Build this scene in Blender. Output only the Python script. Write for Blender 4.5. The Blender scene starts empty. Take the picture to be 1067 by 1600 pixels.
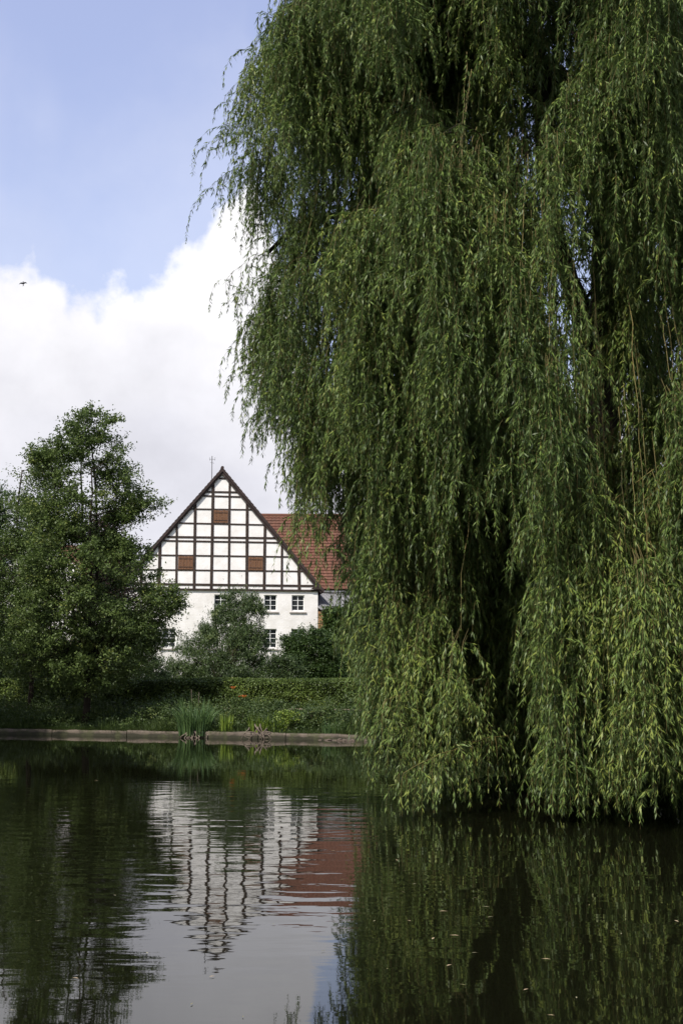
import bpy, math, random
import numpy as np
from math import sin, cos, tan, atan2, radians as R, pi, sqrt
from mathutils import Vector, Matrix

rnd = random.Random(7)
rg = np.random.default_rng(7)
S = bpy.context.scene
COL = S.collection

# ------------------------------------------------------------------ camera
EYE = 1.65
PITCH = R(7.5)
cam_d = bpy.data.cameras.new("camera")
cam_d.sensor_fit = 'VERTICAL'
cam_d.sensor_height = 36.0
cam_d.lens = 45.0
cam_d.clip_start = 0.1
cam_d.clip_end = 3000
cam = bpy.data.objects.new("camera", cam_d)
COL.objects.link(cam)
cam.location = (0, 0, EYE)
cam.rotation_euler = (pi / 2 + PITCH, 0, 0)
S.camera = cam


def ray(px, py):
    """direction of a point measured on the 1067x1600 photograph"""
    x = (px - 533.5) / 2000.0
    u = (800 - py) / 2000.0
    return x, cos(PITCH) - u * sin(PITCH), sin(PITCH) + u * cos(PITCH)


def P(px, py, D):
    r = ray(px, py)
    k = D / r[1]
    return r[0] * k, D, EYE + r[2] * k


# ------------------------------------------------------------------ sun, exposure
SUN_EL, SUN_AZ = R(50), R(214)      # azimuth clockwise from +Y (view direction)
sd = bpy.data.lights.new("sun", 'SUN')
sd.energy = 4.8
sd.angle = R(1.5)
sd.color = (1.0, 0.94, 0.86)
sun = bpy.data.objects.new("sun", sd)
COL.objects.link(sun)
sv = Vector((sin(SUN_AZ) * cos(SUN_EL), cos(SUN_AZ) * cos(SUN_EL), sin(SUN_EL)))
sun.rotation_euler = sv.to_track_quat('Z', 'Y').to_euler()
sun.location = (-20, -20, 40)
S.view_settings.view_transform = 'Standard'
S.view_settings.look = 'None'
S.view_settings.exposure = 0.2
S.view_settings.gamma = 1.0

# ------------------------------------------------------------------ world: Nishita sky with procedural clouds
W = bpy.data.worlds.new("World")
S.world = W
W.use_nodes = True
nt = W.node_tree
nt.nodes.clear()


class NT:
    """tiny node-tree helper"""
    def __init__(s, tree):
        s.t = tree

    def n(s, typ, **kw):
        nd = s.t.nodes.new(typ)
        for k, v in kw.items():
            if k.startswith('i_'):
                nd.inputs[k[2:].replace('_', ' ')].default_value = v
            else:
                setattr(nd, k, v)
        return nd

    def l(s, a, b):
        s.t.links.new(a, b)

    def math(s, op, a, b=None, c=None, clamp=False):
        nd = s.t.nodes.new('ShaderNodeMath')
        nd.operation = op
        nd.use_clamp = clamp
        for i, v in enumerate((a, b, c)):
            if v is None:
                continue
            if hasattr(v, 'is_linked'):
                s.t.links.new(v, nd.inputs[i])
            else:
                nd.inputs[i].default_value = v
        return nd.outputs[0]

    def mr(s, v, a, b, c=0.0, d=1.0, smooth=False):
        nd = s.t.nodes.new('ShaderNodeMapRange')
        if smooth:
            nd.interpolation_type = 'SMOOTHSTEP'
        s.t.links.new(v, nd.inputs[0])
        for i, x in enumerate((a, b, c, d)):
            nd.inputs[i + 1].default_value = x
        return nd.outputs[0]

    def mix(s, f, a, b, mode='MIX'):
        nd = s.t.nodes.new('ShaderNodeMix')
        nd.data_type = 'RGBA'
        nd.blend_type = mode
        for k, v in ((0, f), (6, a), (7, b)):
            if hasattr(v, 'is_linked'):
                s.t.links.new(v, nd.inputs[k])
            else:
                nd.inputs[k].default_value = v if k == 0 else (*v, 1.0)
        return nd.outputs[2]

    def noise(s, vec, scale, detail=3, rough=0.5, dist=0.0):
        nd = s.t.nodes.new('ShaderNodeTexNoise')
        if vec is not None:
            s.t.links.new(vec, nd.inputs['Vector'])
        nd.inputs['Scale'].default_value = scale
        nd.inputs['Detail'].default_value = detail
        nd.inputs['Roughness'].default_value = rough
        nd.inputs['Distortion'].default_value = dist
        return nd.outputs['Fac']

    def vmap(s, vec, loc=(0, 0, 0), rot=(0, 0, 0), sc=(1, 1, 1)):
        nd = s.t.nodes.new('ShaderNodeMapping')
        s.t.links.new(vec, nd.inputs['Vector'])
        nd.inputs['Location'].default_value = loc
        nd.inputs['Rotation'].default_value = rot
        nd.inputs['Scale'].default_value = sc
        return nd.outputs[0]


T = NT(nt)
sky = T.n('ShaderNodeTexSky', sky_type='NISHITA')
sky.sun_disc = False
sky.sun_elevation = SUN_EL
sky.sun_rotation = SUN_AZ
sky.air_density = 1.0
sky.dust_density = 0.6
sky.ozone_density = 1.0
tc = T.n('ShaderNodeTexCoord')
sep = T.n('ShaderNodeSeparateXYZ')
T.l(tc.outputs['Generated'], sep.inputs[0])
az = T.math('ARCTAN2', sep.outputs[0], sep.outputs[1])
el = T.math('ARCSINE', sep.outputs[2])
# top edge of the cumulus bank as elevation over azimuth
fc = T.n('ShaderNodeFloatCurve')
cv = fc.mapping.curves[0]
edge = [(0, 395), (50, 385), (75, 420), (112, 448), (165, 445), (240, 398), (295, 352), (335, 292), (400, 255),
        (450, 470), (500, 630), (570, 690), (680, 650), (800, 600), (950, 570), (1067, 600)]
pts = []
for px, py in edge:
    r = ray(px, py)
    a = atan2(r[0], r[1])
    e = math.asin(r[2] / sqrt(r[0]**2 + r[1]**2 + r[2]**2))
    pts.append(((a + pi) / (2 * pi), e / (pi / 2)))
pts = [(0.0, 0.25), (0.15, 0.3), (0.3, 0.2), (0.4, 0.32), (0.44, 0.30)] + pts + [(0.58, 0.28), (0.7, 0.35), (0.85, 0.2), (1.0, 0.25)]
cv.points[0].location = pts[0]
cv.points[1].location = pts[-1]
for p in pts[1:-1]:
    cv.points.new(*p)
for p in cv.points:
    p.handle_type = 'VECTOR'
fc.mapping.update()
azn = T.math('MULTIPLY_ADD', az, 1 / (2 * pi), 0.5)
n_big = T.noise(tc.outputs['Generated'], 9, 2, 0.5)
T.l(T.math('MULTIPLY_ADD', T.math('SUBTRACT', n_big, 0.5), 0.012, azn), fc.inputs['Value'])
edge_el = T.math('MULTIPLY', fc.outputs[0], pi / 2)
n1 = T.noise(tc.outputs['Generated'], 26, 7, 0.58)
n2 = T.n('ShaderNodeTexVoronoi', feature='SMOOTH_F1')
n2.inputs['Scale'].default_value = 34
n2.inputs['Smoothness'].default_value = 0.6
wv = T.n('ShaderNodeVectorMath', operation='ADD')
nd_ = T.n('ShaderNodeTexNoise')
nd_.inputs['Scale'].default_value = 20
nd_.inputs['Detail'].default_value = 5
sc_ = T.n('ShaderNodeVectorMath', operation='SCALE')
sc_.inputs['Scale'].default_value = 0.05
T.l(tc.outputs['Generated'], nd_.inputs['Vector'])
T.l(nd_.outputs['Color'], sc_.inputs[0])
T.l(tc.outputs['Generated'], wv.inputs[0])
T.l(sc_.outputs[0], wv.inputs[1])
T.l(wv.outputs[0], n2.inputs['Vector'])
d0 = T.math('SUBTRACT', edge_el, el)
d1 = T.math('ADD', d0, T.math('MULTIPLY', T.math('SUBTRACT', n1, 0.5), 0.075))
d2 = T.math('ADD', d1, T.math('MULTIPLY', T.math('SUBTRACT', 0.35, n2.outputs[0]), 0.028))
mask = T.mr(d2, -0.008, 0.024, 0, 1, True)
# thin veil spilling above the left part of the bank
veil = T.mr(T.math('ADD', d0, T.math('MULTIPLY', T.math('SUBTRACT', T.noise(tc.outputs['Generated'], 12, 4, 0.55), 0.5), 0.16)), -0.16, 0.03, 0, 0.22, True)
mask = T.math('MAXIMUM', mask, veil)
# scattered cloud overhead, outside the frame
hi = T.noise(T.vmap(tc.outputs['Generated'], sc=(1, 1, 1.6)), 2.6, 6, 0.55)
him = T.math('MULTIPLY', T.mr(hi, 0.5, 0.62, 0, 0.9, True), T.mr(el, 0.62, 0.8, 0, 1, True))
mask = T.math('MAXIMUM', mask, him)
# cloud body: bright top, greyer lavender base
base_n = T.noise(T.vmap(tc.outputs['Generated'], sc=(1, 1, 2.2)), 5.5, 4, 0.5)
depth = T.math('ADD', T.mr(el, 0.36, 0.13, 0, 1), T.math('MULTIPLY', T.math('SUBTRACT', base_n, 0.5), 1.1))
ccol = T.mix(T.math('MINIMUM', T.math('MAXIMUM', depth, 0.0), 1.0), (1.0, 0.985, 1.0), (0.69, 0.69, 0.755))
cl2 = T.mr(T.noise(tc.outputs['Generated'], 16, 6, 0.6), 0.35, 0.7, 1.05, 0.93)
vm = T.n('ShaderNodeVectorMath', operation='SCALE')
T.l(ccol, vm.inputs[0])
T.l(cl2, vm.inputs['Scale'])
# cloud colour is expressed in the same physical scale as the sky (divided by background strength)
SKY_STR = 0.12
vm2 = T.n('ShaderNodeVectorMath', operation='SCALE')
T.l(vm.outputs[0], vm2.inputs[0])
vm2.inputs['Scale'].default_value = 1.0 / SKY_STR
hz = T.n('ShaderNodeVectorMath', operation='MULTIPLY_ADD')
T.l(sky.outputs[0], hz.inputs[0])
hz.inputs[1].default_value = (0.8, 0.8, 0.8)
hz.inputs[2].default_value = (2.15, 2.2, 3.3)
out_c = T.mix(mask, (0, 0, 0), (0, 0, 0))
mixn = out_c.node
T.l(hz.outputs[0], mixn.inputs[6])
T.l(vm2.outputs[0], mixn.inputs[7])
bg = T.n('ShaderNodeBackground')
bg.inputs['Strength'].default_value = SKY_STR
T.l(out_c, bg.inputs['Color'])
wo = T.n('ShaderNodeOutputWorld')
T.l(bg.outputs[0], wo.inputs[0])


# ------------------------------------------------------------------ materials
def mat(name, col, rough=0.8, col2=None, nscale=6.0, ndet=5, bump=0.0, bscale=None, spec=0.3, sc=(1, 1, 1), contrast=(0.35, 0.65), extra=None):
    m = bpy.data.materials.new(name)
    m.use_nodes = True
    t = NT(m.node_tree)
    b = m.node_tree.nodes['Principled BSDF']
    b.inputs['Roughness'].default_value = rough
    b.inputs['Specular IOR Level'].default_value = spec
    co = t.n('ShaderNodeTexCoord').outputs['Object']
    v = t.vmap(co, sc=sc)
    if col2 is None:
        col2 = tuple(c * 0.75 for c in col)
    f = t.mr(t.noise(v, nscale, ndet, 0.6), contrast[0], contrast[1])
    c = t.mix(f, col2, col)
    if extra:
        c = extra(t, co, c, b)
    t.l(c, b.inputs['Base Color'])
    if bump:
        bp = t.n('ShaderNodeBump')
        bp.inputs['Distance'].default_value = bump
        t.l(t.noise(v, bscale or nscale * 4, 4, 0.6), bp.inputs['Height'])
        t.l(bp.outputs[0], b.inputs['Normal'])
    return m


def leafmat(name, dark, light, under=None, rough=0.5, trans=0.25, spec=0.35):
    """leaf material; 'tint' per leaf picks between leaf colours, undersides are paler"""
    m = bpy.data.materials.new(name)
    m.use_nodes = True
    t = NT(m.node_tree)
    b = m.node_tree.nodes['Principled BSDF']
    b.inputs['Roughness'].default_value = rough
    b.inputs['Specular IOR Level'].default_value = spec
    at = t.n('ShaderNodeAttribute', attribute_name='tint')
    c = t.mix(at.outputs['Fac'], dark, light)
    c = t.mix(t.mr(at.outputs['Fac'], .975, 1.0, 0, .35), c, tuple(min(1, q * k) for q, k in zip(light, (1.9, 1.25, 1.0))))
    if under:
        g = t.n('ShaderNodeNewGeometry')
        c = t.mix(t.math('MULTIPLY', g.outputs['Backfacing'], 0.7), c, under)
    t.l(c, b.inputs['Base Color'])
    tr = t.n('ShaderNodeBsdfTranslucent')
    tc_ = t.mix(0.5, c, (0.12, 0.21, 0.03), 'MIX')
    t.l(tc_, tr.inputs['Color'])
    ms = t.n('ShaderNodeMixShader')
    ms.inputs[0].default_value = trans
    t.l(b.outputs[0], ms.inputs[1])
    t.l(tr.outputs[0], ms.inputs[2])
    t.l(ms.outputs[0], m.node_tree.nodes['Material Output'].inputs['Surface'])
    return m


M = {}
M['willow_leaf'] = leafmat('willow_leaf', (0.022, 0.044, 0.009), (0.145, 0.210, 0.047), (0.138, 0.195, 0.078), 0.48, 0.24, 0.3)
M['tree_leaf'] = leafmat('tree_leaf', (0.034, 0.057, 0.013), (0.120, 0.168, 0.043), (0.11, 0.145, 0.06), 0.5, 0.25, .25)
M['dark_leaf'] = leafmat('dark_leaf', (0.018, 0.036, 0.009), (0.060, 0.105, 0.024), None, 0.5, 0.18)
M['grey_leaf'] = leafmat('grey_leaf', (0.016, 0.030, 0.008), (0.090, 0.135, 0.038), (0.085, 0.125, 0.05), 0.5, 0.15)
M['purple_leaf'] = leafmat('purple_leaf', (0.022, 0.011, 0.012), (0.060, 0.028, 0.026), None, 0.5, 0.08)
M['hedge_leaf'] = leafmat('hedge_leaf', (0.034, 0.058, 0.011), (0.130, 0.185, 0.036), None, 0.5, 0.15)
M['grass_leaf'] = leafmat('grass_leaf', (0.026, 0.048, 0.012), (0.092, 0.132, 0.034), None, 0.55, 0.2)
M['iris_leaf'] = leafmat('iris_leaf', (0.040, 0.080, 0.030), (0.110, 0.180, 0.055), None, 0.45, 0.25)
M['lime_leaf'] = leafmat('lime_leaf', (0.090, 0.150, 0.020), (0.240, 0.320, 0.050), None, 0.5, 0.3)
M['pale_stalk'] = leafmat('pale_stalk', (0.25, 0.23, 0.15), (0.42, 0.38, 0.28), None, 0.6, 0.2)
M['petal'] = leafmat('petal', (0.55, 0.10, 0.03), (0.75, 0.18, 0.05), None, 0.5, 0.3)
M['withe'] = mat('willow_withe', (0.19, 0.145, 0.045), 0.6, (0.10, 0.085, 0.028), 1.5)
M['bark'] = mat('bark', (0.045, 0.036, 0.027), 0.95, (0.014, 0.011, 0.009), 5, 6, 0.03, 14, 0.1, (1, 1, 0.25))
M['bark_pale'] = mat('bark_pale', (0.16, 0.14, 0.12), 0.9, (0.06, 0.05, 0.04), 5, 6, 0.015, 14, 0.1, (1, 1, 0.4))
M['twig'] = mat('twig', (0.07, 0.055, 0.035), 0.9)
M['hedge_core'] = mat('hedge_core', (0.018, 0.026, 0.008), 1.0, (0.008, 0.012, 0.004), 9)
M['soil'] = mat('soil', (0.05, 0.04, 0.028), 1.0, (0.02, 0.017, 0.012), 4, 6, 0.03)


def g_extra(t, co, c, b):
    n = t.noise(co, 0.9, 6, 0.6)
    return t.mix(t.mr(n, 0.4, 0.62), c, (0.055, 0.088, 0.022))


M['ground'] = mat('ground', (0.042, 0.060, 0.018), 1.0, (0.026, 0.030, 0.014), 3, 8, 0.03, 30, 0.1, extra=g_extra)
M['path'] = mat('path', (0.34, 0.25, 0.20), 0.95, (0.20, 0.15, 0.12), 10, 6, 0.01)


def conc_extra(t, co, c, b):
    g = t.n('ShaderNodeNewGeometry')
    sp = t.n('ShaderNodeSeparateXYZ')
    t.l(g.outputs['Position'], sp.inputs[0])
    # damp, algae-stained foot of the blocks
    z = t.math('ADD', sp.outputs[2], t.math('MULTIPLY', t.noise(co, 3, 4), 0.14))
    w = t.mr(z, 0.135, 0.18, 0, 1)
    c = t.mix(w, (0.035, 0.034, 0.022), c)
    moss = t.mr(t.noise(co, 2.3, 6, 0.65), 0.48, 0.62)
    return t.mix(t.math('MULTIPLY', moss, 0.7), c, (0.06, 0.065, 0.03))


M['concrete'] = mat('concrete', (0.15, 0.122, 0.096), 0.9, (0.08, 0.066, 0.052), 4, 8, 0.012, 18, 0.2, extra=conc_extra)
M['stone'] = mat('stone', (0.13, 0.10, 0.075), 0.85, (0.045, 0.036, 0.028), 5, 6, 0.02)
M['driftwood'] = mat('driftwood', (0.22, 0.18, 0.14), 0.9, (0.09, 0.07, 0.055), 6, 6, 0.01, 20, 0.2)


def brickpaint(t, co, c, b):
    br = t.n('ShaderNodeTexBrick')
    # object x/z as the brick plane
    s2 = t.n('ShaderNodeSeparateXYZ')
    t.l(co, s2.inputs[0])
    cb = t.n('ShaderNodeCombineXYZ')
    t.l(s2.outputs[0], cb.inputs[0])
    t.l(s2.outputs[2], cb.inputs[1])
    t.l(cb.outputs[0], br.inputs['Vector'])
    br.inputs['Scale'].default_value = 2.0
    br.inputs['Brick Width'].default_value = 0.5
    br.inputs['Row Height'].default_value = 0.16
    br.inputs['Mortar Size'].default_value = 0.012
    br.inputs['Color1'].default_value = (1, 1, 1, 1)
    br.inputs['Color2'].default_value = (0.96, 0.955, 0.94, 1)
    br.inputs['Mortar'].default_value = (0.90, 0.89, 0.87, 1)
    c = t.mix(1.0, c, (1, 1, 1), 'MULTIPLY')
    t.l(br.outputs['Color'], c.node.inputs[7])
    # greyer towards the ground, streaked
    n = t.noise(t.vmap(co, sc=(1.2, 1.2, 0.35)), 2.0, 6, 0.65)
    z = t.math('ADD', s2.outputs[2], t.math('MULTIPLY', n, 3.0))
    return t.mix(t.mr(z, 4.4, 2.6, 0, 0.55), c, (0.42, 0.40, 0.36))


M['plaster'] = mat('plaster', (0.85, 0.83, 0.80), 0.9, (0.70, 0.67, 0.625), 1.6, 8, 0.006, 9, 0.1, contrast=(0.25, 0.6))
M['wall_paint'] = mat('wall_paint', (0.84, 0.82, 0.79), 0.9, (0.68, 0.655, 0.61), 1.6, 7, 0.008, 9, 0.1, contrast=(0.25, 0.6), extra=brickpaint)
M['timber'] = mat('timber', (0.058, 0.041, 0.033), 0.8, (0.026, 0.019, 0.016), 5, 6, 0.006, 20, 0.2)
M['board'] = mat('board', (0.20, 0.105, 0.058), 0.8, (0.12, 0.06, 0.034), 3, 6, 0.004, 10, 0.2, sc=(9, 9, 0.8))
M['verge'] = mat('verge', (0.055, 0.036, 0.032), 0.8, (0.028, 0.02, 0.018), 4)
M['sash'] = mat('sash', (0.78, 0.78, 0.76), 0.5, (0.70, 0.70, 0.68), 8)
M['sill'] = mat('sill', (0.34, 0.31, 0.28), 0.9, (0.24, 0.21, 0.19), 8)
M['metal'] = mat('metal', (0.20, 0.20, 0.21), 0.4, (0.12, 0.12, 0.13), 20)
M['ochre'] = mat('ochre', (0.52, 0.29, 0.15), 0.9, (0.36, 0.20, 0.11), 3, 6, 0.01)
M['cream'] = mat('cream', (0.66, 0.52, 0.25), 0.9, (0.55, 0.42, 0.2), 3)
M['black'] = mat('interior', (0.012, 0.012, 0.013), 0.9)
M['corr'] = mat('corrugated', (0.26, 0.26, 0.27), 0.7, (0.09, 0.09, 0.095), 3, 7, 0.0, sc=(6, 1, 1))
M['bird'] = mat('bird', (0.03, 0.03, 0.035), 0.7)

gm = bpy.data.materials.new('window_glass')
gm.use_nodes = True
b = gm.node_tree.nodes['Principled BSDF']
b.inputs['Base Color'].default_value = (0.02, 0.024, 0.026, 1)
b.inputs['Roughness'].default_value = 0.08
b.inputs['IOR'].default_value = 1.5
M['glass'] = gm


def tile_extra(t, co, c, b):
    wn = t.n('ShaderNodeTexWhiteNoise', noise_dimensions='2D')
    s2 = t.n('ShaderNodeSeparateXYZ')
    t.l(co, s2.inputs[0])
    cb = t.n('ShaderNodeCombineXYZ')
    t.l(t.math('FLOOR', t.math('MULTIPLY', s2.outputs[0], 1 / 0.23)), cb.inputs[0])
    t.l(t.math('FLOOR', t.math('MULTIPLY', s2.outputs[2], 1 / 0.21)), cb.inputs[1])
    t.l(cb.outputs[0], wn.inputs['Vector'])
    c = t.mix(t.math('MULTIPLY', wn.outputs[0], 0.55), c, (0.11, 0.04, 0.028))
    ln = t.mr(t.noise(co, 0.8, 7, 0.7), 0.5, 0.66, 0, 0.6)
    c = t.mix(ln, c, (0.085, 0.05, 0.034))
    return t.mix(t.mr(t.noise(t.vmap(co, sc=(1.5, 1, .5)), 1.7, 6, 0.7), 0.58, 0.7, 0, .5), c, (0.23, 0.11, 0.075))


M['tile'] = mat('roof_tile', (0.165, 0.075, 0.046), 0.85, (0.112, 0.052, 0.034), 7, 6, 0.0, extra=tile_extra)
M['tile_dark'] = mat('roof_tile_dark', (0.12, 0.05, 0.04), 0.8, (0.06, 0.03, 0.025), 5, 6)


# ------------------------------------------------------------------ mesh helpers
def prop(o, label=None, cat=None, group=None, kind=None):
    if label: o['label'] = label
    if cat: o['category'] = cat
    if group: o['group'] = group
    if kind: o['kind'] = kind
    return o


def empty(name, loc, label, cat, group=None, rz=0.0):
    o = bpy.data.objects.new(name, None)
    COL.objects.link(o)
    o.location = loc
    o.rotation_euler = (0, 0, rz)
    o.empty_display_size = 0.2
    return prop(o, label, cat, group)


def np_mesh(name, V, F, m, parent=None, tint=None, smooth=False, uvw=None):
    """V (n,3), F (k,4) or (k,3) numpy; world coords, shifted into the parent's frame"""
    V = np.asarray(V, dtype=np.float32)
    F = np.asarray(F, dtype=np.int32)
    me = bpy.data.meshes.new(name)
    k = F.shape[1]
    me.vertices.add(len(V))
    me.vertices.foreach_set('co', V.ravel())
    me.loops.add(F.size)
    me.loops.foreach_set('vertex_index', F.ravel())
    me.polygons.add(len(F))
    me.polygons.foreach_set('loop_start', np.arange(0, F.size, k, dtype=np.int32))
    me.polygons.foreach_set('loop_total', np.full(len(F), k, dtype=np.int32))
    if smooth:
        me.polygons.foreach_set('use_smooth', np.ones(len(F), dtype=bool))
    if tint is not None:
        a = me.attributes.new('tint', 'FLOAT', 'FACE')
        a.data.foreach_set('value', np.asarray(tint, dtype=np.float32))
    me.update(calc_edges=True)
    me.materials.append(m)
    o = bpy.data.objects.new(name, me)
    COL.objects.link(o)
    if parent is not None:
        o.parent = parent
    return o


class MB:
    """collects boxes, prisms and tubes, then links them as one mesh"""
    def __init__(s):
        s.v, s.f = [], []

    def add(s, vs, fs):
        k = len(s.v)
        s.v += [tuple(v) for v in vs]
        s.f += [tuple(i + k for i in f) for f in fs]
        return s

    def box(s, x0, x1, y0, y1, z0, z1):
        return s.add([(x0, y0, z0), (x1, y0, z0), (x1, y1, z0), (x0, y1, z0), (x0, y0, z1), (x1, y0, z1), (x1, y1, z1), (x0, y1, z1)],
                     [(0, 3, 2, 1), (4, 5, 6, 7), (0, 1, 5, 4), (1, 2, 6, 5), (2, 3, 7, 6), (3, 0, 4, 7)])

    def prism(s, poly, y0, y1):
        """poly: (x,z) counter-clockwise seen from -y"""
        n = len(poly)
        vs = [(x, y0, z) for x, z in poly] + [(x, y1, z) for x, z in poly]
        fs = [tuple(range(n)), tuple(range(2 * n - 1, n - 1, -1))]
        for i in range(n):
            j = (i + 1) % n
            fs.append((i, i + n, j + n, j))
        return s.add(vs, fs)

    def tube(s, pts, rad, seg=6, cap=True):
        pts = [Vector(p) for p in pts]
        n = len(pts)
        rr = rad if hasattr(rad, '__len__') else [rad] * n
        k = len(s.v)
        up = Vector((0.13, 0.31, 0.94))
        for i, p in enumerate(pts):
            d = (pts[min(i + 1, n - 1)] - pts[max(i - 1, 0)]).normalized()
            a = d.cross(up)
            if a.length < 0.05: a = d.cross(Vector((1, 0, 0)))
            a.normalize()
            b2 = d.cross(a)
            for j in range(seg):
                t = 2 * pi * j / seg
                s.v.append(tuple(p + (a * cos(t) + b2 * sin(t)) * rr[i]))
        for i in range(n - 1):
            for j in range(seg):
                j2 = (j + 1) % seg
                s.f.append((k + i * seg + j, k + (i + 1) * seg + j, k + (i + 1) * seg + j2, k + i * seg + j2))
        if cap:
            s.f.append(tuple(k + j for j in range(seg)))
            s.f.append(tuple(k + (n - 1) * seg + j for j in range(seg - 1, -1, -1)))
        return s

    def build(s, name, m, parent=None, smooth=False, bevel=0.0):
        me = bpy.data.meshes.new(name)
        me.from_pydata(s.v, [], s.f)
        me.update()
        if smooth:
            for p in me.polygons: p.use_smooth = True
        me.materials.append(m)
        o = bpy.data.objects.new(name, me)
        COL.objects.link(o)
        if parent is not None: o.parent = parent
        if bevel:
            bv = o.modifiers.new('bevel', 'BEVEL')
            bv.width = bevel
            bv.segments = 2
            bv.limit_method = 'ANGLE'
        return o


def unit(a):
    return a / np.maximum(np.linalg.norm(a, axis=-1, keepdims=True), 1e-9)


def leaf_arrays(pos, d, nrm, L, Wd, fold=0.18, mid=0.42):
    d = unit(d)
    side = unit(np.cross(d, nrm))
    nn = np.cross(side, d)
    L = np.asarray(L).reshape(-1, 1)
    Wd = np.asarray(Wd).reshape(-1, 1)
    v = np.empty((len(pos), 4, 3), dtype=np.float32)
    v[:, 0] = pos
    v[:, 1] = pos + d * L * mid + side * Wd * 0.5 + nn * Wd * fold
    v[:, 2] = pos + d * L
    v[:, 3] = pos + d * L * mid - side * Wd * 0.5 + nn * Wd * fold
    return v


def leaf_mesh(name, v, tint, m, parent=None):
    n = len(v)
    F = np.arange(n * 4, dtype=np.int32).reshape(n, 4)
    return np_mesh(name, v.reshape(-1, 3), F, m, parent, tint)


def rdir(n):
    return unit(rg.normal(size=(n, 3)))


def curve_pts(a, b, bend=(0, 0, 0), n=7, wob=0.0):
    a, b, bend = np.array(a, float), np.array(b, float), np.array(bend, float)
    t = np.linspace(0, 1, n)[:, None]
    p = a * (1 - t) + b * t + bend * (4 * t * (1 - t))
    if wob:
        w = rg.normal(size=(n, 3)) * wob
        w[0] = 0
        p = p + w
    return p


# ------------------------------------------------------------------ terrain
def bank_y(x):
    if x < -10.6: return 40.33 - 0.25 * (x + 10.6)
    if x < 1.0: return 40.33 - 0.4017 * (x + 10.6)
    return 35.67 - 0.13 * (x - 1.0)


def ground_h(x, y):
    if abs(x) > 46: return 0.3
    d = y - bank_y(x)
    if d >= 0.12:
        pts_ = [(0.12, 0.10), (0.5, 0.15), (2.5, 0.52), (3.0, 0.70), (5.0, 0.78), (12, 1.0), (40, 1.2), (700, 1.2)]
        for (a0, h0), (a1, h1) in zip(pts_, pts_[1:]):
            if d <= a1: return h0 + (h1 - h0) * (d - a0) / (a1 - a0)
        return 1.2
    if y < 1.5: return 0.08
    if y < 3.0: return 0.08 - 0.9 * (y - 1.5) / 1.5
    h = -0.9
    # low spit of land under the willow, running in from the right
    r2 = ((x - 7.6) / 5.8) ** 2 + ((y - 21.0) / 2.2) ** 2
    r3 = ((x + 18.5) / 6.0) ** 2 + ((y - 35) / 6.0) ** 2
    if r3 < 2: h = max(h, .8 - .9 * r3)  # mound added under the unseen shading tree
    if r2 < 3: h = max(h, 0.42 - 0.45 * r2 + 0.06 * sin(x * 2.1) * cos(y * 3.3))
    return h


xs = [-500, -200, -90, -47, -46] + list(np.arange(-45, -14, 1.0)) + list(np.arange(-14, 14.01, 0.4)) + list(np.arange(15, 46, 1.0)) + [46, 47, 90, 200, 500]
ds = [('y', v) for v in [-200, -30, -2, 1.5, 2.2, 3.0, 9, 16] + list(np.arange(17.5, 26, 0.4)) + [28, 30]] + \
     [('d', v) for v in [-0.6, 0.11, 0.13, 0.5, 1, 1.5, 2, 2.5, 3, 3.5, 4, 5, 7, 12, 20, 40, 80, 200, 700]]
V = []
for k, v in ds:
    for x in xs:
        y = v if k == 'y' else bank_y(max(-60, min(60, x))) + v
        if k == 'd' and v < 0.12:
            z = -0.9 if abs(x) < 46.5 else 0.3
        else:
            z = ground_h(x, y)
        V.append((x, y, z))
nx = len(xs)
F = [(j * nx + i, j * nx + i + 1, (j + 1) * nx + i + 1, (j + 1) * nx + i) for j in range(len(ds) - 1) for i in range(nx - 1)]
g = np_mesh('ground', V, F, M['ground'], smooth=True)
prop(g, 'grassy ground and soil around the pond and under the garden', 'ground', kind='structure')

# path strip in front of the hedge
pm = MB()
px_ = list(np.arange(-14, 14.1, 0.7))
vs, fs = [], []
for i, x in enumerate(px_):
    y0, y1 = bank_y(x) + 3.05, bank_y(x) + 3.7
    vs += [(x, y0, ground_h(x, y0) + 0.06), (x, y1, ground_h(x, y1) + 0.06)]
    if i: fs.append((2 * i - 2, 2 * i, 2 * i + 1, 2 * i - 1))
pm.add(vs, fs)
prop(pm.build('path', M['path']), 'narrow pinkish garden path in front of the hedge', 'path', kind='structure')

# ------------------------------------------------------------------ water
wm = bpy.data.materials.new('water')
wm.use_nodes = True
t = NT(wm.node_tree)
b = wm.node_tree.nodes['Principled BSDF']
b.inputs['Base Color'].default_value = (0.0045, 0.0048, 0.0022, 1)
b.inputs['Roughness'].default_value = 0.02
b.inputs['IOR'].default_value = 1.333
co = t.n('ShaderNodeTexCoord').outputs['Object']
sp = t.n('ShaderNodeSeparateXYZ')
t.l(co, sp.inputs[0])
# breeze patch: strongest some 9-19 m out on the left half, dying towards the near shore
yy = t.math('ADD', sp.outputs[1], t.math('MULTIPLY', t.math('SUBTRACT', t.noise(co, 0.35, 3), 0.5), 5.0))
m1 = t.math('MULTIPLY', t.mr(yy, 6.0, 9.5, 0, 1, True), t.mr(yy, 24, 15, 0.10, 1, True))
m1 = t.math('MULTIPLY', m1, t.mr(sp.outputs[0], 1.4, -0.4, 0.22, 1, True))
m1 = t.math('ADD', m1, 0.07)
w1 = t.noise(t.vmap(co, rot=(0, 0, R(12)), sc=(1.2, 2.9, 1)), 1.0, 1.5, 0.45, 0.25)
w2 = t.noise(t.vmap(co, rot=(0, 0, R(-14)), sc=(3.2, 7.0, 1)), 1.0, 2, 0.5)
w3 = t.noise(t.vmap(co, sc=(0.5, 1.3, 1)), 1.0, 1, 0.5)
hgt = t.math('ADD', t.math('MULTIPLY', w1, 0.0062), t.math('MULTIPLY', w2, 0.0011))
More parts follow.
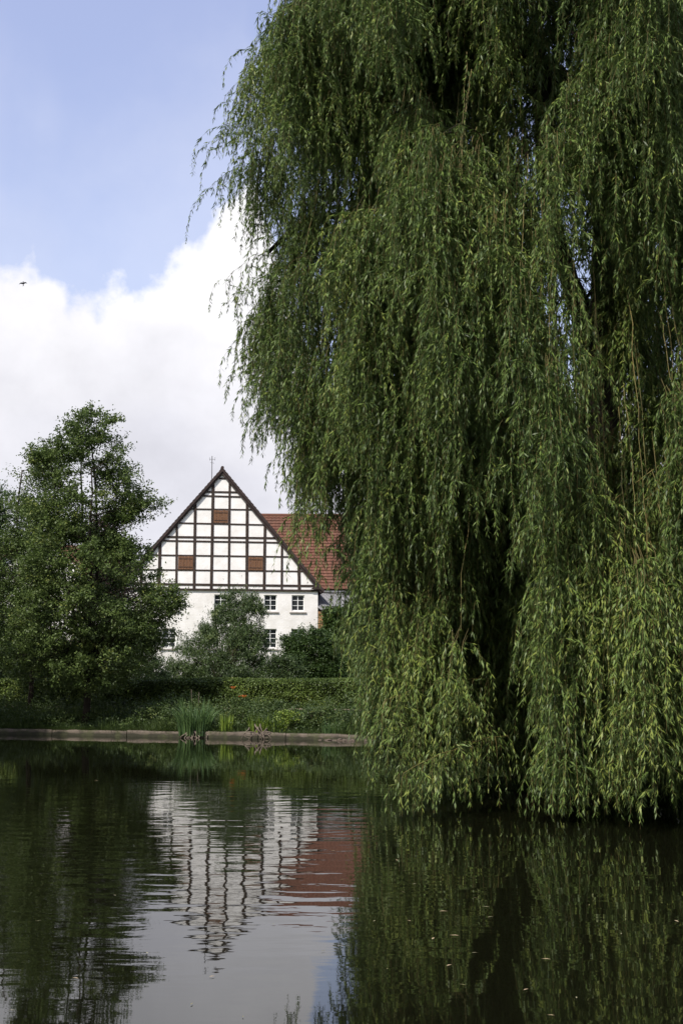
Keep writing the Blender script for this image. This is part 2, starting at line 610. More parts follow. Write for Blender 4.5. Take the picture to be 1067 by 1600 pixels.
hgt = t.math('MULTIPLY', hgt, m1)
hgt = t.math('ADD', hgt, t.math('MULTIPLY', w3, 0.0006))
hgt = t.math('ADD', hgt, t.math('MULTIPLY', w2, 0.00016))
bp = t.n('ShaderNodeBump')
bp.inputs['Distance'].default_value = 1.0
bp.inputs['Strength'].default_value = 1.0
t.l(hgt, bp.inputs['Height'])
t.l(bp.outputs[0], b.inputs['Normal'])
wv_ = [(-46, -1, 0), (46, -1, 0), (46, 30, 0), (-46, 30, 0), (46, bank_y(46) + 0.3, 0), (-46, bank_y(-46) + 0.3, 0), (1, bank_y(1) + 0.3, 0), (-10.6, bank_y(-10.6) + 0.3, 0)]
wt = MB().add(wv_, [(0, 1, 2, 3), (3, 2, 4, 6, 7, 5)]).build('water', wm)
prop(wt, 'dark still pond water with a rippled patch', 'water', kind='structure')

# ------------------------------------------------------------------ concrete edging of the far bank
ed = empty('pond_edging', (0, bank_y(0), 0), 'low pale concrete edging along the far bank of the pond', 'edging')
x = -16.0
k = 0
while x < 14:
    w = 2.4 + 0.25 * sin(k * 3.1)
    if 0.2 < x + w / 2 < 3.5: w = 1.1
    x1 = x + w - 0.02
    y0, y1 = bank_y(x), bank_y(x1)
    top = 0.165 + 0.012 * sin(k * 1.7)
    mbb = MB()
    n = 9
    vs, fs = [], []
    for i in range(n):
        tt = i / (n - 1)
        xx = x + (x1 - x) * tt
        yb = y0 + (y1 - y0) * tt
        j = 0.012 * rnd.uniform(-1, 1)
        jf = 0.015 * rnd.uniform(-1, 1)
        for dy, z in ((-0.02 + jf, -0.3), (-0.01 + jf, 0.02), (0 + jf, top - 0.035 + j), (0.03, top + j), (0.27, top + j + 0.008), (0.30, -0.3)):
            vs.append((xx, yb + dy - bank_y(0), z))
    for i in range(n - 1):
        for j in range(6):
            j2 = (j + 1) % 6
            fs.append((i * 6 + j, (i + 1) * 6 + j, (i + 1) * 6 + j2, i * 6 + j2))
    fs.append(tuple(range(5, -1, -1)))
    fs.append(tuple((n - 1) * 6 + j for j in range(6)))
    mbb.add(vs, fs).build('edging_block', M['concrete'], ed)
    x += w
    k += 1


def rock(name, c, s, m, parent=None, seed=0):
    import bmesh
    bm = bmesh.new()
    bmesh.ops.create_icosphere(bm, subdivisions=3, radius=1)
    from mathutils import noise as mn
    for v in bm.verts:
        f = 1 + 0.35 * mn.noise(v.co * 1.6 + Vector((seed * 3.1, 0, 0))) + 0.12 * mn.noise(v.co * 5 + Vector((seed, 1, 0)))
        v.co = Vector((v.co.x * s[0] * f, v.co.y * s[1] * f, v.co.z * s[2] * f))
    me = bpy.data.meshes.new(name)
    bm.to_mesh(me)
    bm.free()
    me.materials.append(m)
    o = bpy.data.objects.new(name, me)
    COL.objects.link(o)
    o.location = c
    if parent: o.parent = parent
    return o


for i in range(16):
    px = 500 + i * 7.5 + rnd.uniform(-9, 9) if i < 13 else 790 + (i - 13) * 22
    xw = (px - 533.5) / 2000 * 36
    o = rock('shore_stone', (xw, bank_y(xw) - 0.08 - rnd.uniform(0, .16), rnd.uniform(-.035, .015)), (rnd.uniform(.04, .14) * (2 if i > 12 else 1), .07, rnd.uniform(.035, .07) * (1.6 if i > 12 else 1)), M['stone'], seed=i)
    prop(o, 'small brown stone at the waterline below the concrete edging' if i < 13 else 'larger pale stone on the bank seen under the willow', 'stone',
         'stones below the edging' if i < 13 else 'stones under the willow')

# ------------------------------------------------------------------ the half-timbered house
HX, HY, HT = -6.962, 75.0, R(8)
house = empty('half_timbered_house', (HX, HY, 1.15), 'large white half-timbered gable house with dark brown framing behind the garden', 'house', rz=HT)


def hz_(z): return z - 1.15


AX, AZ = -0.1, 14.13
SL = 1.185               # roof slope
HL, HR = -5.9, 5.62      # wall corners


def gz(x, off=0.0):      # underside line of the roof at x
    return AZ - off - SL * abs(x - AX)


# lower wall with window openings
wins_up = [(-3.25, -2.62), (-0.47, 0.29), (2.46, 3.19), (4.07, 4.82)]
ZU0, ZU1 = 5.73, 6.65
wins_lo = [(-4.82, -4.08), (-3.44, -2.67), (-0.9, -0.15), (2.45, 3.20), (4.08, 4.88)]
ZL0, ZL1 = 3.55, 4.66


def wall_with_holes(mb, x0, x1, z0, z1, holes, y0, y1):
    xs_ = sorted({x0, x1, *[h[0] for h in holes], *[h[1] for h in holes]})
    zs_ = sorted({z0, z1, *[h[2] for h in holes], *[h[3] for h in holes]})
    for a, c in zip(xs_, xs_[1:]):
        for e, f_ in zip(zs_, zs_[1:]):
            mx, mz = (a + c) / 2, (e + f_) / 2
            if any(h[0] < mx < h[1] and h[2] < mz < h[3] for h in holes): continue
            mb.add([(a, y0, e), (c, y0, e), (c, y0, f_), (a, y0, f_)], [(0, 1, 2, 3)])
    for h in holes:
        a, c, e, f_ = h
        mb.add([(a, y0, e), (c, y0, e), (c, y0, f_), (a, y0, f_), (a, y1, e), (c, y1, e), (c, y1, f_), (a, y1, f_)],
               [(0, 4, 5, 1), (1, 5, 6, 2), (2, 6, 7, 3), (3, 7, 4, 0)])


holes = [(a, b_, hz_(ZU0), hz_(ZU1)) for a, b_ in wins_up] + [(a, b_, hz_(ZL0), hz_(ZL1)) for a, b_ in wins_lo]
DEPTH = 14.0
mb = MB()
wall_with_holes(mb, HL, HR, -0.4, hz_(6.86), holes, 0.0, 0.22)
mb.add([(HL, 0, -0.4), (HL, DEPTH, -0.4), (HL, DEPTH, hz_(7.2)), (HL, 0, hz_(7.2))], [(0, 3, 2, 1)])
mb.add([(HR, 0, -0.4), (HR, DEPTH, -0.4), (HR, DEPTH, hz_(7.2)), (HR, 0, hz_(7.2))], [(0, 1, 2, 3)])
mb.add([(HL, DEPTH, -0.4), (HR, DEPTH, -0.4), (HR, DEPTH, hz_(7.2)), (AX, DEPTH, hz_(AZ - .25)), (HL, DEPTH, hz_(7.2))], [(4, 3, 2, 1, 0)])
mb.build('wall', M['wall_paint'], house)
# gable plaster, jettied a touch
mb = MB()
mb.prism([(HL + .02, hz_(6.86)), (HR - .02, hz_(6.86)), (HR - .02, hz_(gz(HR, .28))), (AX, hz_(gz(AX, .28))), (HL + .02, hz_(gz(HL, .28)))], -0.03, 0.12)
mb.build('gable_plaster', M['plaster'], house)

# timber posts and rails
def hx_at(z, off=0.34):   # half width of the gable at height z
    return (AZ - off - z) / SL


posts = [-4.72, -3.69, -2.69, -1.66, -0.66, 0.36, 1.41, 2.43, 3.47, 4.51]
for i, x in enumerate(posts):
    zt = gz(x, 0.40)
    w = 0.076 + 0.013 * sin(i * 2.2)
    lean = 0.03 * sin(i * 1.9 + .5)
    MB().prism([(x - w, hz_(6.94)), (x + w, hz_(6.94)), (x + w + lean, hz_(gz(x + w, .34))), (x - w + lean, hz_(gz(x - w, .34)))], -0.062, -0.028).build('timber_post', M['timber'], house)
rails = [(13.52, .05), (12.70, .055), (12.46, .05), (11.66, .042), (10.82, .045), (9.99, .06), (9.76, .05), (8.91, .045), (8.05, .042), (7.22, .065), (6.92, .06)]
for i, (z, h) in enumerate(rails):
    hw = hx_at(z) - 0.02
    if i == 10:
        MB().box(HL - .02, HR + .02, -0.085, -0.028, hz_(z - h), hz_(z + h)).build('timber_rail', M['timber'], house)
    else:
        a, c = AX - hw, AX + hw
        a, c = max(a, HL + .04), min(c, HR - .04)
        s_ = 0.028 * sin(i * 2.7)
        MB().prism([(a, hz_(z - h)), (c, hz_(z - h + s_)), (c - 0.05, hz_(z + h + s_)), (a + 0.05, hz_(z + h))], -0.057, -0.0275).build('timber_rail', M['timber'], house)

# hatches
for (x0, z0, x1, z1, nb) in ((-0.57, 10.87, 0.27, 11.62, 5), (-2.61, 8.09, -1.74, 8.87, 5), (1.49, 8.09, 2.35, 8.87, 6)):
    h_ = MB()
    bw = (x1 - x0) / nb
    for i in range(nb):
        h_.box(x0 + i * bw + 0.006, x0 + (i + 1) * bw - 0.006, -0.075 - 0.004 * (i % 2), -0.029, hz_(z0), hz_(z1 - 0.01 * (i % 3)))
    ho = h_.build('hatch', M['board'], house, bevel=0.004)
    for zz in (z0 + 0.14, z1 - 0.16):
        MB().box(x0 + 0.05, x1 - 0.05, -0.087, -0.078, hz_(zz - 0.02), hz_(zz + 0.02)).build('hinge_strap', M['timber'], ho)


def window(par, x0, x1, z0, z1, cols, rows, yb=0.10, sill=True, m='sash'):
    fr = MB()
    f = 0.045
    fr.box(x0, x1, yb, yb + .07, z0, z0 + f).box(x0, x1, yb, yb + .07, z1 - f, z1)
    fr.box(x0, x0 + f, yb, yb + .07, z0 + f, z1 - f).box(x1 - f, x1, yb, yb + .07, z0 + f, z1 - f)
    fo = fr.build('window', M[m], par)
    mu = MB()
    for i in range(1, cols):
        c_ = x0 + (x1 - x0) * i / cols
        mu.box(c_ - .022, c_ + .022, yb + .005, yb + .045, z0 + f, z1 - f)
    for j in range(1, rows):
        c_ = z0 + (z1 - z0) * j / rows
        mu.box(x0 + f, x1 - f, yb + .008, yb + .042, c_ - .014, c_ + .014)
    mu.build('glazing_bars', M[m], fo)
    MB().box(x0 + f, x1 - f, yb + .05, yb + .056, z0 + f, z1 - f).build('pane', M['glass'], fo)
    if sill:
        MB().box(x0 - .12, x1 + .12, -0.07, 0.03, z0 - .15, z0 - .08).build('sill', M['sill'], fo)
    return fo


for a, b_ in wins_up: window(house, a, b_, hz_(ZU0), hz_(ZU1), 2, 3)
for a, b_ in wins_lo: window(house, a, b_, hz_(ZL0), hz_(ZL1), 2, 4)


def tiled_slope(mb, x0, x1, prof, course=0.21, lip=0.03, pitch=0.23, amp=0.018, ysign=1, nsub=4):
    """stepped pantile sheet: prof(s) -> (y, z) with s metres down slope; columns run along x"""
    L = prof.length
    nr = int(L / course)
    ncol = int((x1 - x0) / pitch) * nsub
    for r_ in range(nr):
        s0, s1 = r_ * course, (r_ + 1) * course + 0.02
        row = []
        for k_, (s_, up) in enumerate(((s0, 0.0), (s1, lip), (s1, 0.0))):
            y, z, ny, nz = prof(s_)
            for i in range(ncol + 1):
                ph = (i % nsub) / nsub
                wv2 = amp * (sin(2 * pi * ph) * 0.6 + 0.6)
                xx = x0 + (x1 - x0) * i / ncol
                row.append((xx, y + ny * (up + (wv2 if k_ < 2 else -0.02)), z + nz * (up + (wv2 if k_ < 2 else -0.02))))
        n = ncol + 1
        fs_ = []
        for i in range(ncol):
            fs_.append((i, n + i, n + i + 1, i + 1))
            fs_.append((n + i, 2 * n + i, 2 * n + i + 1, n + i + 1))
        mb.add(row, fs_)


class Slope:
    def __init__(s, y0, z0, y1, z1):
        s.a, s.b = (y0, z0), (y1, z1)
        s.length = sqrt((y1 - y0)**2 + (z1 - z0)**2)
        d = ((y1 - y0) / s.length, (z1 - z0) / s.length)
        s.d = d
        n = (-d[1], d[0])
        if n[1] < 0: n = (-n[0], -n[1])
        s.n = n

    def __call__(s, q):
        return (s.a[0] + s.d[0] * q, s.a[1] + s.d[1] * q, s.n[0], s.n[1])


# main roof: two slabs running back, with stepped tile edge at the verge
for sgn, name in ((-1, 'roof'), (1, 'roof')):
    ex = 6.05 if sgn > 0 else 6.15
    r_ = MB()
    poly = [(AX, hz_(AZ - .16)), (AX + sgn * ex, hz_(AZ - .16 - SL * ex)), (AX + sgn * ex, hz_(AZ - .02 - SL * ex)), (AX, hz_(AZ))]
    if sgn < 0: poly = poly[::-1]
    r_.prism(poly, -0.15, DEPTH + .2)
    ro = r_.build('roof', M['tile_dark'], house)
    # verge tiles stepping up the rake
    vt = MB()
    nst = 36
    for i in range(nst):
        a0, a1 = ex * i / nst, ex * (i + 1) / nst + 0.02
        za, zb = AZ - SL * a0, AZ - SL * a1
        q = [(AX + sgn * a0, hz_(za - .20)), (AX + sgn * a1, hz_(zb - .20)), (AX + sgn * a1, hz_(zb + .065)), (AX + sgn * a0, hz_(za + .02))]
        if sgn < 0: q = q[::-1]
        vt.prism(q, -0.21 - 0.002 * (i % 2), -0.153)
    vt.build('verge_tiles', M['verge'], ro)
    bb = MB()
    q = [(AX, hz_(AZ - .38)), (AX + sgn * (ex - .12), hz_(AZ - .38 - SL * (ex - .12))), (AX + sgn * (ex - .12), hz_(AZ - .165 - SL * (ex - .12))), (AX, hz_(AZ - .165))]
    if sgn < 0: q = q[::-1]
    bb.prism(q, -0.145, -0.095)
    bb.build('bargeboard', M['verge'], ro)
MB().tube([(AX, -0.22, hz_(AZ + .02)), (AX, DEPTH + .2, hz_(AZ + .02))], 0.10, 8).build('ridge_tiles', M['verge'], house)
# small purlin ends and eaves soffit corner on the right
MB().prism([(HR - .45, hz_(7.0)), (HR + .30, hz_(6.98)), (HR + .02, hz_(7.35))], -0.2, -0.09).build('eaves_bracket', M['timber'], house)
# antenna behind the ridge on the left slope
an = MB()
ax_ = AX - 0.52
zb = AZ - 0.6
an.tube([(ax_, 2.5, hz_(zb)), (ax_, 2.5, hz_(15.30))], 0.028, 6)
an.tube([(ax_ - .17, 2.5, hz_(15.1)), (ax_ + .2, 2.5, hz_(15.1))], 0.012, 5)
an.tube([(ax_ - .12, 2.5, hz_(15.0)), (ax_ - .15, 2.5, hz_(15.22))], 0.01, 5)
an.tube([(ax_ + .16, 2.5, hz_(15.0)), (ax_ + .19, 2.5, hz_(15.24))], 0.01, 5)
an.tube([(ax_ - .1, 2.45, hz_(14.9)), (ax_ + .14, 2.55, hz_(14.86))], 0.01, 5)
an.build('antenna', M['metal'], house)

# ------------------------------------------------------------------ red roofed wing behind
wing = empty('barn', (-2.2, 78.6, 1.15), 'long barn wing with a steep red pantile roof adjoining the half-timbered gable', 'barn', rz=R(2))
WL, WR = -3.5, 11.5
mb = MB()
mb.box(WL, WR, 0, 10, -0.4, hz_(7.0))
mb.build('wall', M['ochre'], wing)
sl = Slope(5.0, hz_(12.42), -0.45, hz_(7.12))
mb = MB()
tiled_slope(mb, WL - .1, WR + .1, sl, course=0.3, lip=0.045, pitch=0.25, amp=0.02)
rf = mb.build('roof', M['tile'], wing)
MB().prism([(WL - .1, hz_(7.05)), (WR + .1, hz_(7.05)), (WR + .1, hz_(12.30)), (WL - .1, hz_(12.30))], 5.0, 5.1).build('rear_roof', M['tile'], wing)
MB().tube([(WL - .1, 5.0, hz_(12.42)), (WR + .1, 5.0, hz_(12.42))], 0.13, 8).build('ridge_tiles', M['tile'], rf)
MB().tube([(WL - .1, -0.52, hz_(7.02)), (WR + .1, -0.52, hz_(7.02))], 0.07, 8).build('gutter', M['metal'], wing)

# lean-to with corrugated sheet roof at the corner
lt = empty('lean_to', (-1.25, 75.6, 1.1), 'ochre walled lean-to with grey corrugated sheet roof at the house corner', 'shed', rz=R(14))
MB().box(-0.35, 5.0, 0.25, 3.2, -0.3, 4.6).build('wall', M['ochre'], lt)
cr = MB()
nn = 60
vs, fs = [], []
for i in range(nn * 2 + 1):
    x = -0.35 + 5.6 * i / (nn * 2)
    dz = 0.028 * (1 if i % 2 else -1)
    vs += [(x - 0.25, 2.6, 5.92 + dz), (x + 0.32, -0.25, 4.70 + dz)]
    if i: fs.append((2 * i - 2, 2 * i - 1, 2 * i + 1, 2 * i))
cr.add(vs, fs)
co_ = cr.build('roof', M['corr'], lt)
sm_ = co_.modifiers.new('thickness', 'SOLIDIFY')
sm_.thickness = 0.02
MB().box(0.0, 5.4, -0.26, -0.20, 4.52, 4.66).build('fascia', M['timber'], lt)

# ------------------------------------------------------------------ houses glimpsed behind the trees on the left
def plain_house(name, x, y, rz, w, dpt, he, hr, wallm, roofm, label, nwin=3):
    e = empty(name, (x, y, 1.15), label, 'house', rz=rz)
    m_ = MB()
    zs = [(i - (nwin - 1) / 2) * w / (nwin + .4) for i in range(nwin)]
    wall_with_holes(m_, -w / 2, w / 2, -0.4, he, [(q - .5, q + .5, he - 2.0, he - .7) for q in zs], 0, .2)
    m_.add([(-w / 2, 0, -.4), (-w / 2, dpt, -.4), (-w / 2, dpt, he), (-w / 2, dpt / 2, hr), (-w / 2, 0, he)], [(4, 3, 2, 1, 0)])
    m_.add([(w / 2, 0, -.4), (w / 2, dpt, -.4), (w / 2, dpt, he), (w / 2, dpt / 2, hr), (w / 2, 0, he)], [(0, 1, 2, 3, 4)])
    m_.add([(-w / 2, dpt, -.4), (w / 2, dpt, -.4), (w / 2, dpt, he), (-w / 2, dpt, he)], [(1, 0, 3, 2)])
    m_.build('wall', wallm, e)
    m_ = MB()
    s1 = Slope(dpt / 2, hr + .1, -.5, he - .1)
    tiled_slope(m_, -w / 2 - .3, w / 2 + .3, s1, course=.33, pitch=.3, nsub=2)
    s1 = Slope(dpt / 2, hr + .1, dpt + .5, he - .1)
    tiled_slope(m_, -w / 2 - .3, w / 2 + .3, s1, course=.33, pitch=.3, nsub=2)
    m_.build('roof', roofm, e)
    for q in zs: window(e, q - .5, q + .5, he - 2.0, he - .7, 2, 2)
    return e


plain_house('house', -24.5, 96, R(6), 15, 9, 7.4, 11.0, M['cream'], M['tile'], 'cream yellow house with red roof glimpsed through the left trees')
plain_house('house', -15.6, 88, R(96), 11, 9, 6.0, 10.0, M['plaster'], M['tile_dark'], 'dark roofed white outbuilding half hidden behind the purple-leaved tree', 2)


# ------------------------------------------------------------------ trees
def limb_tube(mb, pts, r0, r1, seg=7):
    n = len(pts)
    mb.tube(pts, [r0 + (r1 - r0) * (i / (n - 1)) ** 0.8 for i in range(n)], seg)


def foliage(centers, sig, per, Lr, Wr, droop=0.25, tintc=0.5, bx=None):
    """leaf clumps: every centre gets gaussian leaves; returns arrays"""
    n = len(centers)
    per = np.maximum(2, (per * rg.uniform(0.55, 1.45, n)).astype(int))
    idx = np.repeat(np.arange(n), per)
    N = len(idx)
    s = np.asarray(sig)
    scale = rg.uniform(0.65, 1.3, (n, 1))
    off = rg.normal(size=(N, 3)) * s * scale[idx]
    # ragged sprays: stretch a part of each clump along a random outward direction
    spray = rdir(n * 5).reshape(n, 5, 3)
    spray[:, :, 2] = np.abs(spray[:, :, 2]) * 0.9 - .15
    pick = rg.integers(0, 5, N)
    sdir = spray[idx, pick]
    along = rg.uniform(0, 1, (N, 1)) ** 0.8 * s[0] * 2.7 * scale[idx]
    use = (rg.uniform(size=(N, 1)) < 0.72)
    off = np.where(use, sdir * along + off * 0.22, off * .8)
    pos = centers[idx] + off
    d = rdir(N)
    d[:, 2] -= droop
    nr = rdir(N)
    nr[:, 2] = np.abs(nr[:, 2]) + 0.6
    L = rg.uniform(*Lr, N)
    Wd = rg.uniform(*Wr, N)
    v = leaf_arrays(pos, d, nr, L, Wd)
    ct = np.clip(tintc + rg.normal(size=n) * 0.18, 0, 1)
    tint = np.clip(ct[idx] + rg.normal(size=N) * 0.2, 0, 1)
    return v, tint


def envelope_centers(prof, xc, yc, n, ry=0.85, core=0.25):
    """prof: [(z, xl, xr)] absolute outline; returns centres biased to the outside"""
    prof = sorted(prof)
    zs = np.array([p[0] for p in prof])
    xl = np.array([p[1] for p in prof])
    xr = np.array([p[2] for p in prof])
    zz = rg.uniform(zs[0], zs[-1], n * 6)
    wdt = np.interp(zz, zs, xr - xl)
    keep = rg.uniform(size=len(zz)) < (wdt / (xr - xl).max()) ** 1.3 + 0.03
    zz = zz[keep][:n]
    l = np.interp(zz, zs, xl)
    r = np.interp(zz, zs, xr)
    c = (l + r) / 2
    hw = (r - l) / 2
    th = rg.uniform(0, 2 * pi, len(zz))
    rr = np.sqrt(rg.uniform(core, 1, len(zz))) * 0.93
    return np.stack([c + hw * rr * np.cos(th), yc + hw * ry * rr * np.sin(th), zz], 1)


def make_tree(name, label, cat, prof, base, n, per, sig, Lr, Wr, lm, trunk_r=0.16, tops=3, barkm='bark', ry=0.85, core=0.25, group=None, tintc=0.5, lift=0.45, airy=None, arms=()):
    bx_, by_, bz_ = base
    e = empty(name, base, label, cat, group)
    C_ = envelope_centers(prof, bx_, by_, n, ry, core)
    zmin, zmax = min(p[0] for p in prof), max(p[0] for p in prof)
    if airy:
        C_ = C_[(C_[:, 2] < airy) | (rg.uniform(size=len(C_)) < np.interp(C_[:, 2], [airy, airy + 3.2], [.85, .6]))]
    for (ax, az_, aw) in arms:
        C_ = np.concatenate([C_, np.array([[ax, by_, az_]]) + rg.normal(size=(aw, 3)) * np.array([.3, .4, .16])])
    zt0 = max(p[0] for p in prof)
    tl = [p for p in prof if p[0] == zt0][0]
    sp = np.array([[(tl[1] + tl[2]) / 2 + rnd.uniform(-.12, .12) * (1 + 2 * q), by_ + rnd.uniform(-.15, .15), zt0 - .1 - q * (zt0 - zmin if False else 1.3)] for q in np.linspace(0, 1, 9)])
    C_ = np.concatenate([C_, sp])
    # trunk that forks into a few leaders
    tr = MB()
    fork = np.array([bx_ + 0.05, by_, bz_ + (zmin - bz_) + (zmax - zmin) * 0.12])
    H = zmax - bz_
    limb_tube(tr, curve_pts((bx_, by_, bz_ - .15), fork, (0.06, 0, 0), 6), trunk_r * 1.25, trunk_r * .8, 9)
    leaders = []
    for i in range(tops):
        a = 2 * pi * i / tops + rnd.uniform(-.4, .4)
        zt = bz_ + H * rnd.uniform(.78, .95)
        c_ = C_[np.argsort(np.abs(C_[:, 2] - zt))[:12]].mean(0)
        k_ = 0.16 if tops > 1 else 0.0
        top = np.array([c_[0] + cos(a) * H * k_ * .6, by_ + sin(a) * H * k_ * .6, zt])
        if i == 0: top = np.array([c_[0], by_, bz_ + H * .96])
        p_ = curve_pts(fork, top, (cos(a) * H * .03, sin(a) * H * .03, 0), 9, 0.03)
        limb_tube(tr, p_, trunk_r * .75, 0.02, 7)
        leaders.append(p_)
    tr_o = tr.build('trunk', M[barkm], e, smooth=True)
    br = MB()
    allp = np.concatenate(leaders)
    for c_ in C_:
        tgt = c_.copy()
        hd = np.linalg.norm(allp[:, :2] - c_[:2], axis=1)
        cost = np.abs(allp[:, 2] - (c_[2] - lift * hd)) + hd * .5
        s_ = allp[np.argmin(cost)]
        p_ = curve_pts(s_, tgt, (0, 0, -0.04 * np.linalg.norm(tgt - s_)), 5, 0.02)
        limb_tube(br, p_, max(.012, .012 * np.linalg.norm(tgt - s_)), 0.006, 4)
    br.build('branches_core', M[barkm], e)
    v, ti = foliage(C_, sig, per, Lr, Wr, tintc=tintc)
    leaf_mesh('crown', v, ti, M[lm], e)
    for ch in e.children:
        ch.location = (-bx_, -by_, -bz_)
    return e


def outline(rows, D):
    out = []
    for y, l, r in rows:
        a = P(l, y, D)
        b__ = P(r, y, D)
        out.append((a[2], a[0], b__[0]))
    return out


# the tall airy tree on the left bank
make_tree('alder_tree', 'tall loose-crowned green tree on the left bank with bare lower trunk', 'tree',
          outline([(640, 126, 152), (665, 105, 168), (700, 72, 196), (745, 48, 214), (780, 46, 240), (810, 42, 228), (840, 30, 222), (870, 20, 245), (905, 10, 262), (935, 5, 282),
                   (970, 5, 292), (1005, 8, 268), (1045, 16, 240), (1082, 35, 215)], 40.2),
          (P(133, 1100, 40.2)[0], 40.2, 0.3), 490, 240, (.23, .23, .2), (.065, .11), (.042, .065), 'tree_leaf', 0.10, 4, ry=.9, core=.05, tintc=.6, airy=P(0, 960, 40.2)[2],
          arms=[(*P(px, py, 40.2)[::2], k) for px, py, k in ((228, 785, 6), (200, 805, 6), (62, 718, 6), (182, 735, 4), (110, 830, 9), (160, 850, 9), (60, 800, 8), (205, 870, 7), (255, 925, 8), (262, 950, 7), (235, 980, 5), (150, 660, 4))])
make_tree('alder_tree', 'shorter green tree growing left of the tall loose-crowned tree', 'tree',
          outline([(700, 66, 98), (740, 42, 110), (790, 12, 112), (860, -18, 105), (930, -30, 100), (1000, -30, 100), (1060, -20, 90)], 42.5),
          (P(45, 1100, 42.5)[0], 42.5, 0.6), 240, 200, (.24, .24, .22), (.06, .10), (.04, .06), 'tree_leaf', 0.08, 3, core=.1, airy=P(0, 870, 42)[2])
make_tree('broad_tree', 'dark leafy tree cut off by the left edge of the photo', 'tree',
          outline([(765, -25, 20), (800, -60, 38), (860, -90, 45), (930, -110, 45), (1010, -110, 40), (1065, -100, 40)], 46),
          (P(-30, 1100, 46)[0], 46, 0.9), 240, 180, (.34, .34, .18), (.07, .11), (.04, .065), 'dark_leaf', 0.16, 3, core=.1)
make_tree('purple_leaved_tree', 'dark purple-leaved tree between the left tree and the white house', 'tree',
          outline([(815, 150, 172), (850, 130, 195), (890, 115, 215), (930, 110, 232), (970, 110, 238), (1010, 115, 230), (1045, 125, 215)], 52),
          (P(170, 1090, 52)[0], 52, 0.95), 210, 170, (.34, .34, .2), (.07, .11), (.045, .07), 'purple_leaf', 0.15, 3, core=.1)
make_tree('broad_tree', 'broad leafy tree on the left shore, added out of view to shade the far bank', 'tree',  # added outside the view so that its shadow falls on the bank
          [(2.4, -18.5, -11.6), (4.5, -19.4, -11.1), (6.2, -19.0, -11.4), (7.6, -17.5, -12.6), (8.8, -16, -14.2)],
          (-15.2, 36.0, .6), 300, 130, (.5, .5, .3), (.14, .22), (.09, .13), 'dark_leaf', .25, 4, core=.1)
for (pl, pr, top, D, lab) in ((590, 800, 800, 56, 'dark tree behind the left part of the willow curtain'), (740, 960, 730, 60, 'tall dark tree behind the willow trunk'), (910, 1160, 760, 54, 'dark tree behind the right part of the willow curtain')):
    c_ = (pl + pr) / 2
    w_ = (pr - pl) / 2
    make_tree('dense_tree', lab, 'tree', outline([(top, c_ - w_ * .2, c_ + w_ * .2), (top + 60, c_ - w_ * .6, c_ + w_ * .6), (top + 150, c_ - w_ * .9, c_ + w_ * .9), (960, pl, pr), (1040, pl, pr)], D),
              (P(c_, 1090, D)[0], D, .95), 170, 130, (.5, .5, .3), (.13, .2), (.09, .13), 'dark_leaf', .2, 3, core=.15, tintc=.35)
# shrubs behind the hedge
def make_shrub(name, label, prof, base, n, per, sig, Lr, Wr, lm, ry=.8, core=.3, droop=.3, cat='shrub', tintc=.5, stems=6):
    e = empty(name, base, label, cat)
    C_ = envelope_centers(prof, base[0], base[1], n, ry, core)
    st = MB()
    for c_ in C_[::max(1, n // (stems * 8))]:
        b0 = (base[0] + rnd.uniform(-.15, .15), base[1] + rnd.uniform(-.15, .15), base[2] - .1)
        limb_tube(st, curve_pts(b0, c_, (0, 0, .25), 6, .02), .03, .008, 4)
    st.build('stems', M['twig'], e)
    v, ti = foliage(C_, sig, per, Lr, Wr, droop, tintc)
    leaf_mesh('foliage', v, ti, M[lm], e)
    for ch in e.children: ch.location = (-base[0], -base[1], -base[2])
    return e


make_shrub('weeping_shrub', 'large grey-green weeping shrub in front of the white house wall',
           outline([(924, 345, 372), (938, 340, 410), (957, 332, 416), (967, 318, 415), (985, 296, 425), (1005, 272, 428), (1025, 255, 432), (1050, 246, 434), (1068, 240, 434)], 52),
           (P(345, 1085, 52)[0], 52, .98), 340, 190, (.17, .17, .26), (.07, .13), (.022, .035), 'grey_leaf', droop=1.4, core=.1, cat='shrub', stems=10, tintc=.5)
make_shrub('rounded_shrub', 'dark green rounded shrub right of the grey-green weeping shrub',
           outline([(988, 470, 505), (1000, 446, 520), (1020, 436, 532), (1045, 432, 540), (1068, 432, 540)], 56),
           (P(485, 1085, 56)[0], 56, 1.0), 260, 190, (.22, .22, .16), (.06, .10), (.04, .06), 'dark_leaf', core=.2, tintc=.55)
make_shrub('low_shrub', 'low dusky shrub between the weeping and the rounded shrubs',
           outline([(1030, 425, 455), (1045, 415, 470), (1068, 410, 480)], 50),
           (P(440, 1085, 50)[0], 50, .95), 60, 170, (.18, .18, .12), (.05, .08), (.03, .045), 'grey_leaf', tintc=.25)
make_shrub('low_shrub', 'low grey-green shrub at the foot of the left tree behind the hedge',
           outline([(1010, 195, 240), (1035, 165, 262), (1068, 150, 275)], 49),
           (P(215, 1085, 49)[0], 49, .95), 110, 170, (.2, .2, .13), (.05, .09), (.03, .05), 'grey_leaf', tintc=.3)
make_shrub('climbing_ivy', 'dark green creeper climbing the ochre lean-to wall',
           outline([(952, 508, 560), (975, 503, 570), (1000, 500, 575), (1040, 500, 575), (1068, 500, 575)], 74.6),
           (P(530, 1085, 74.6)[0], 74.6, 1.1), 170, 150, (.25, .12, .2), (.10, .16), (.08, .12), 'dark_leaf', ry=.35, tintc=.7, cat='climber')
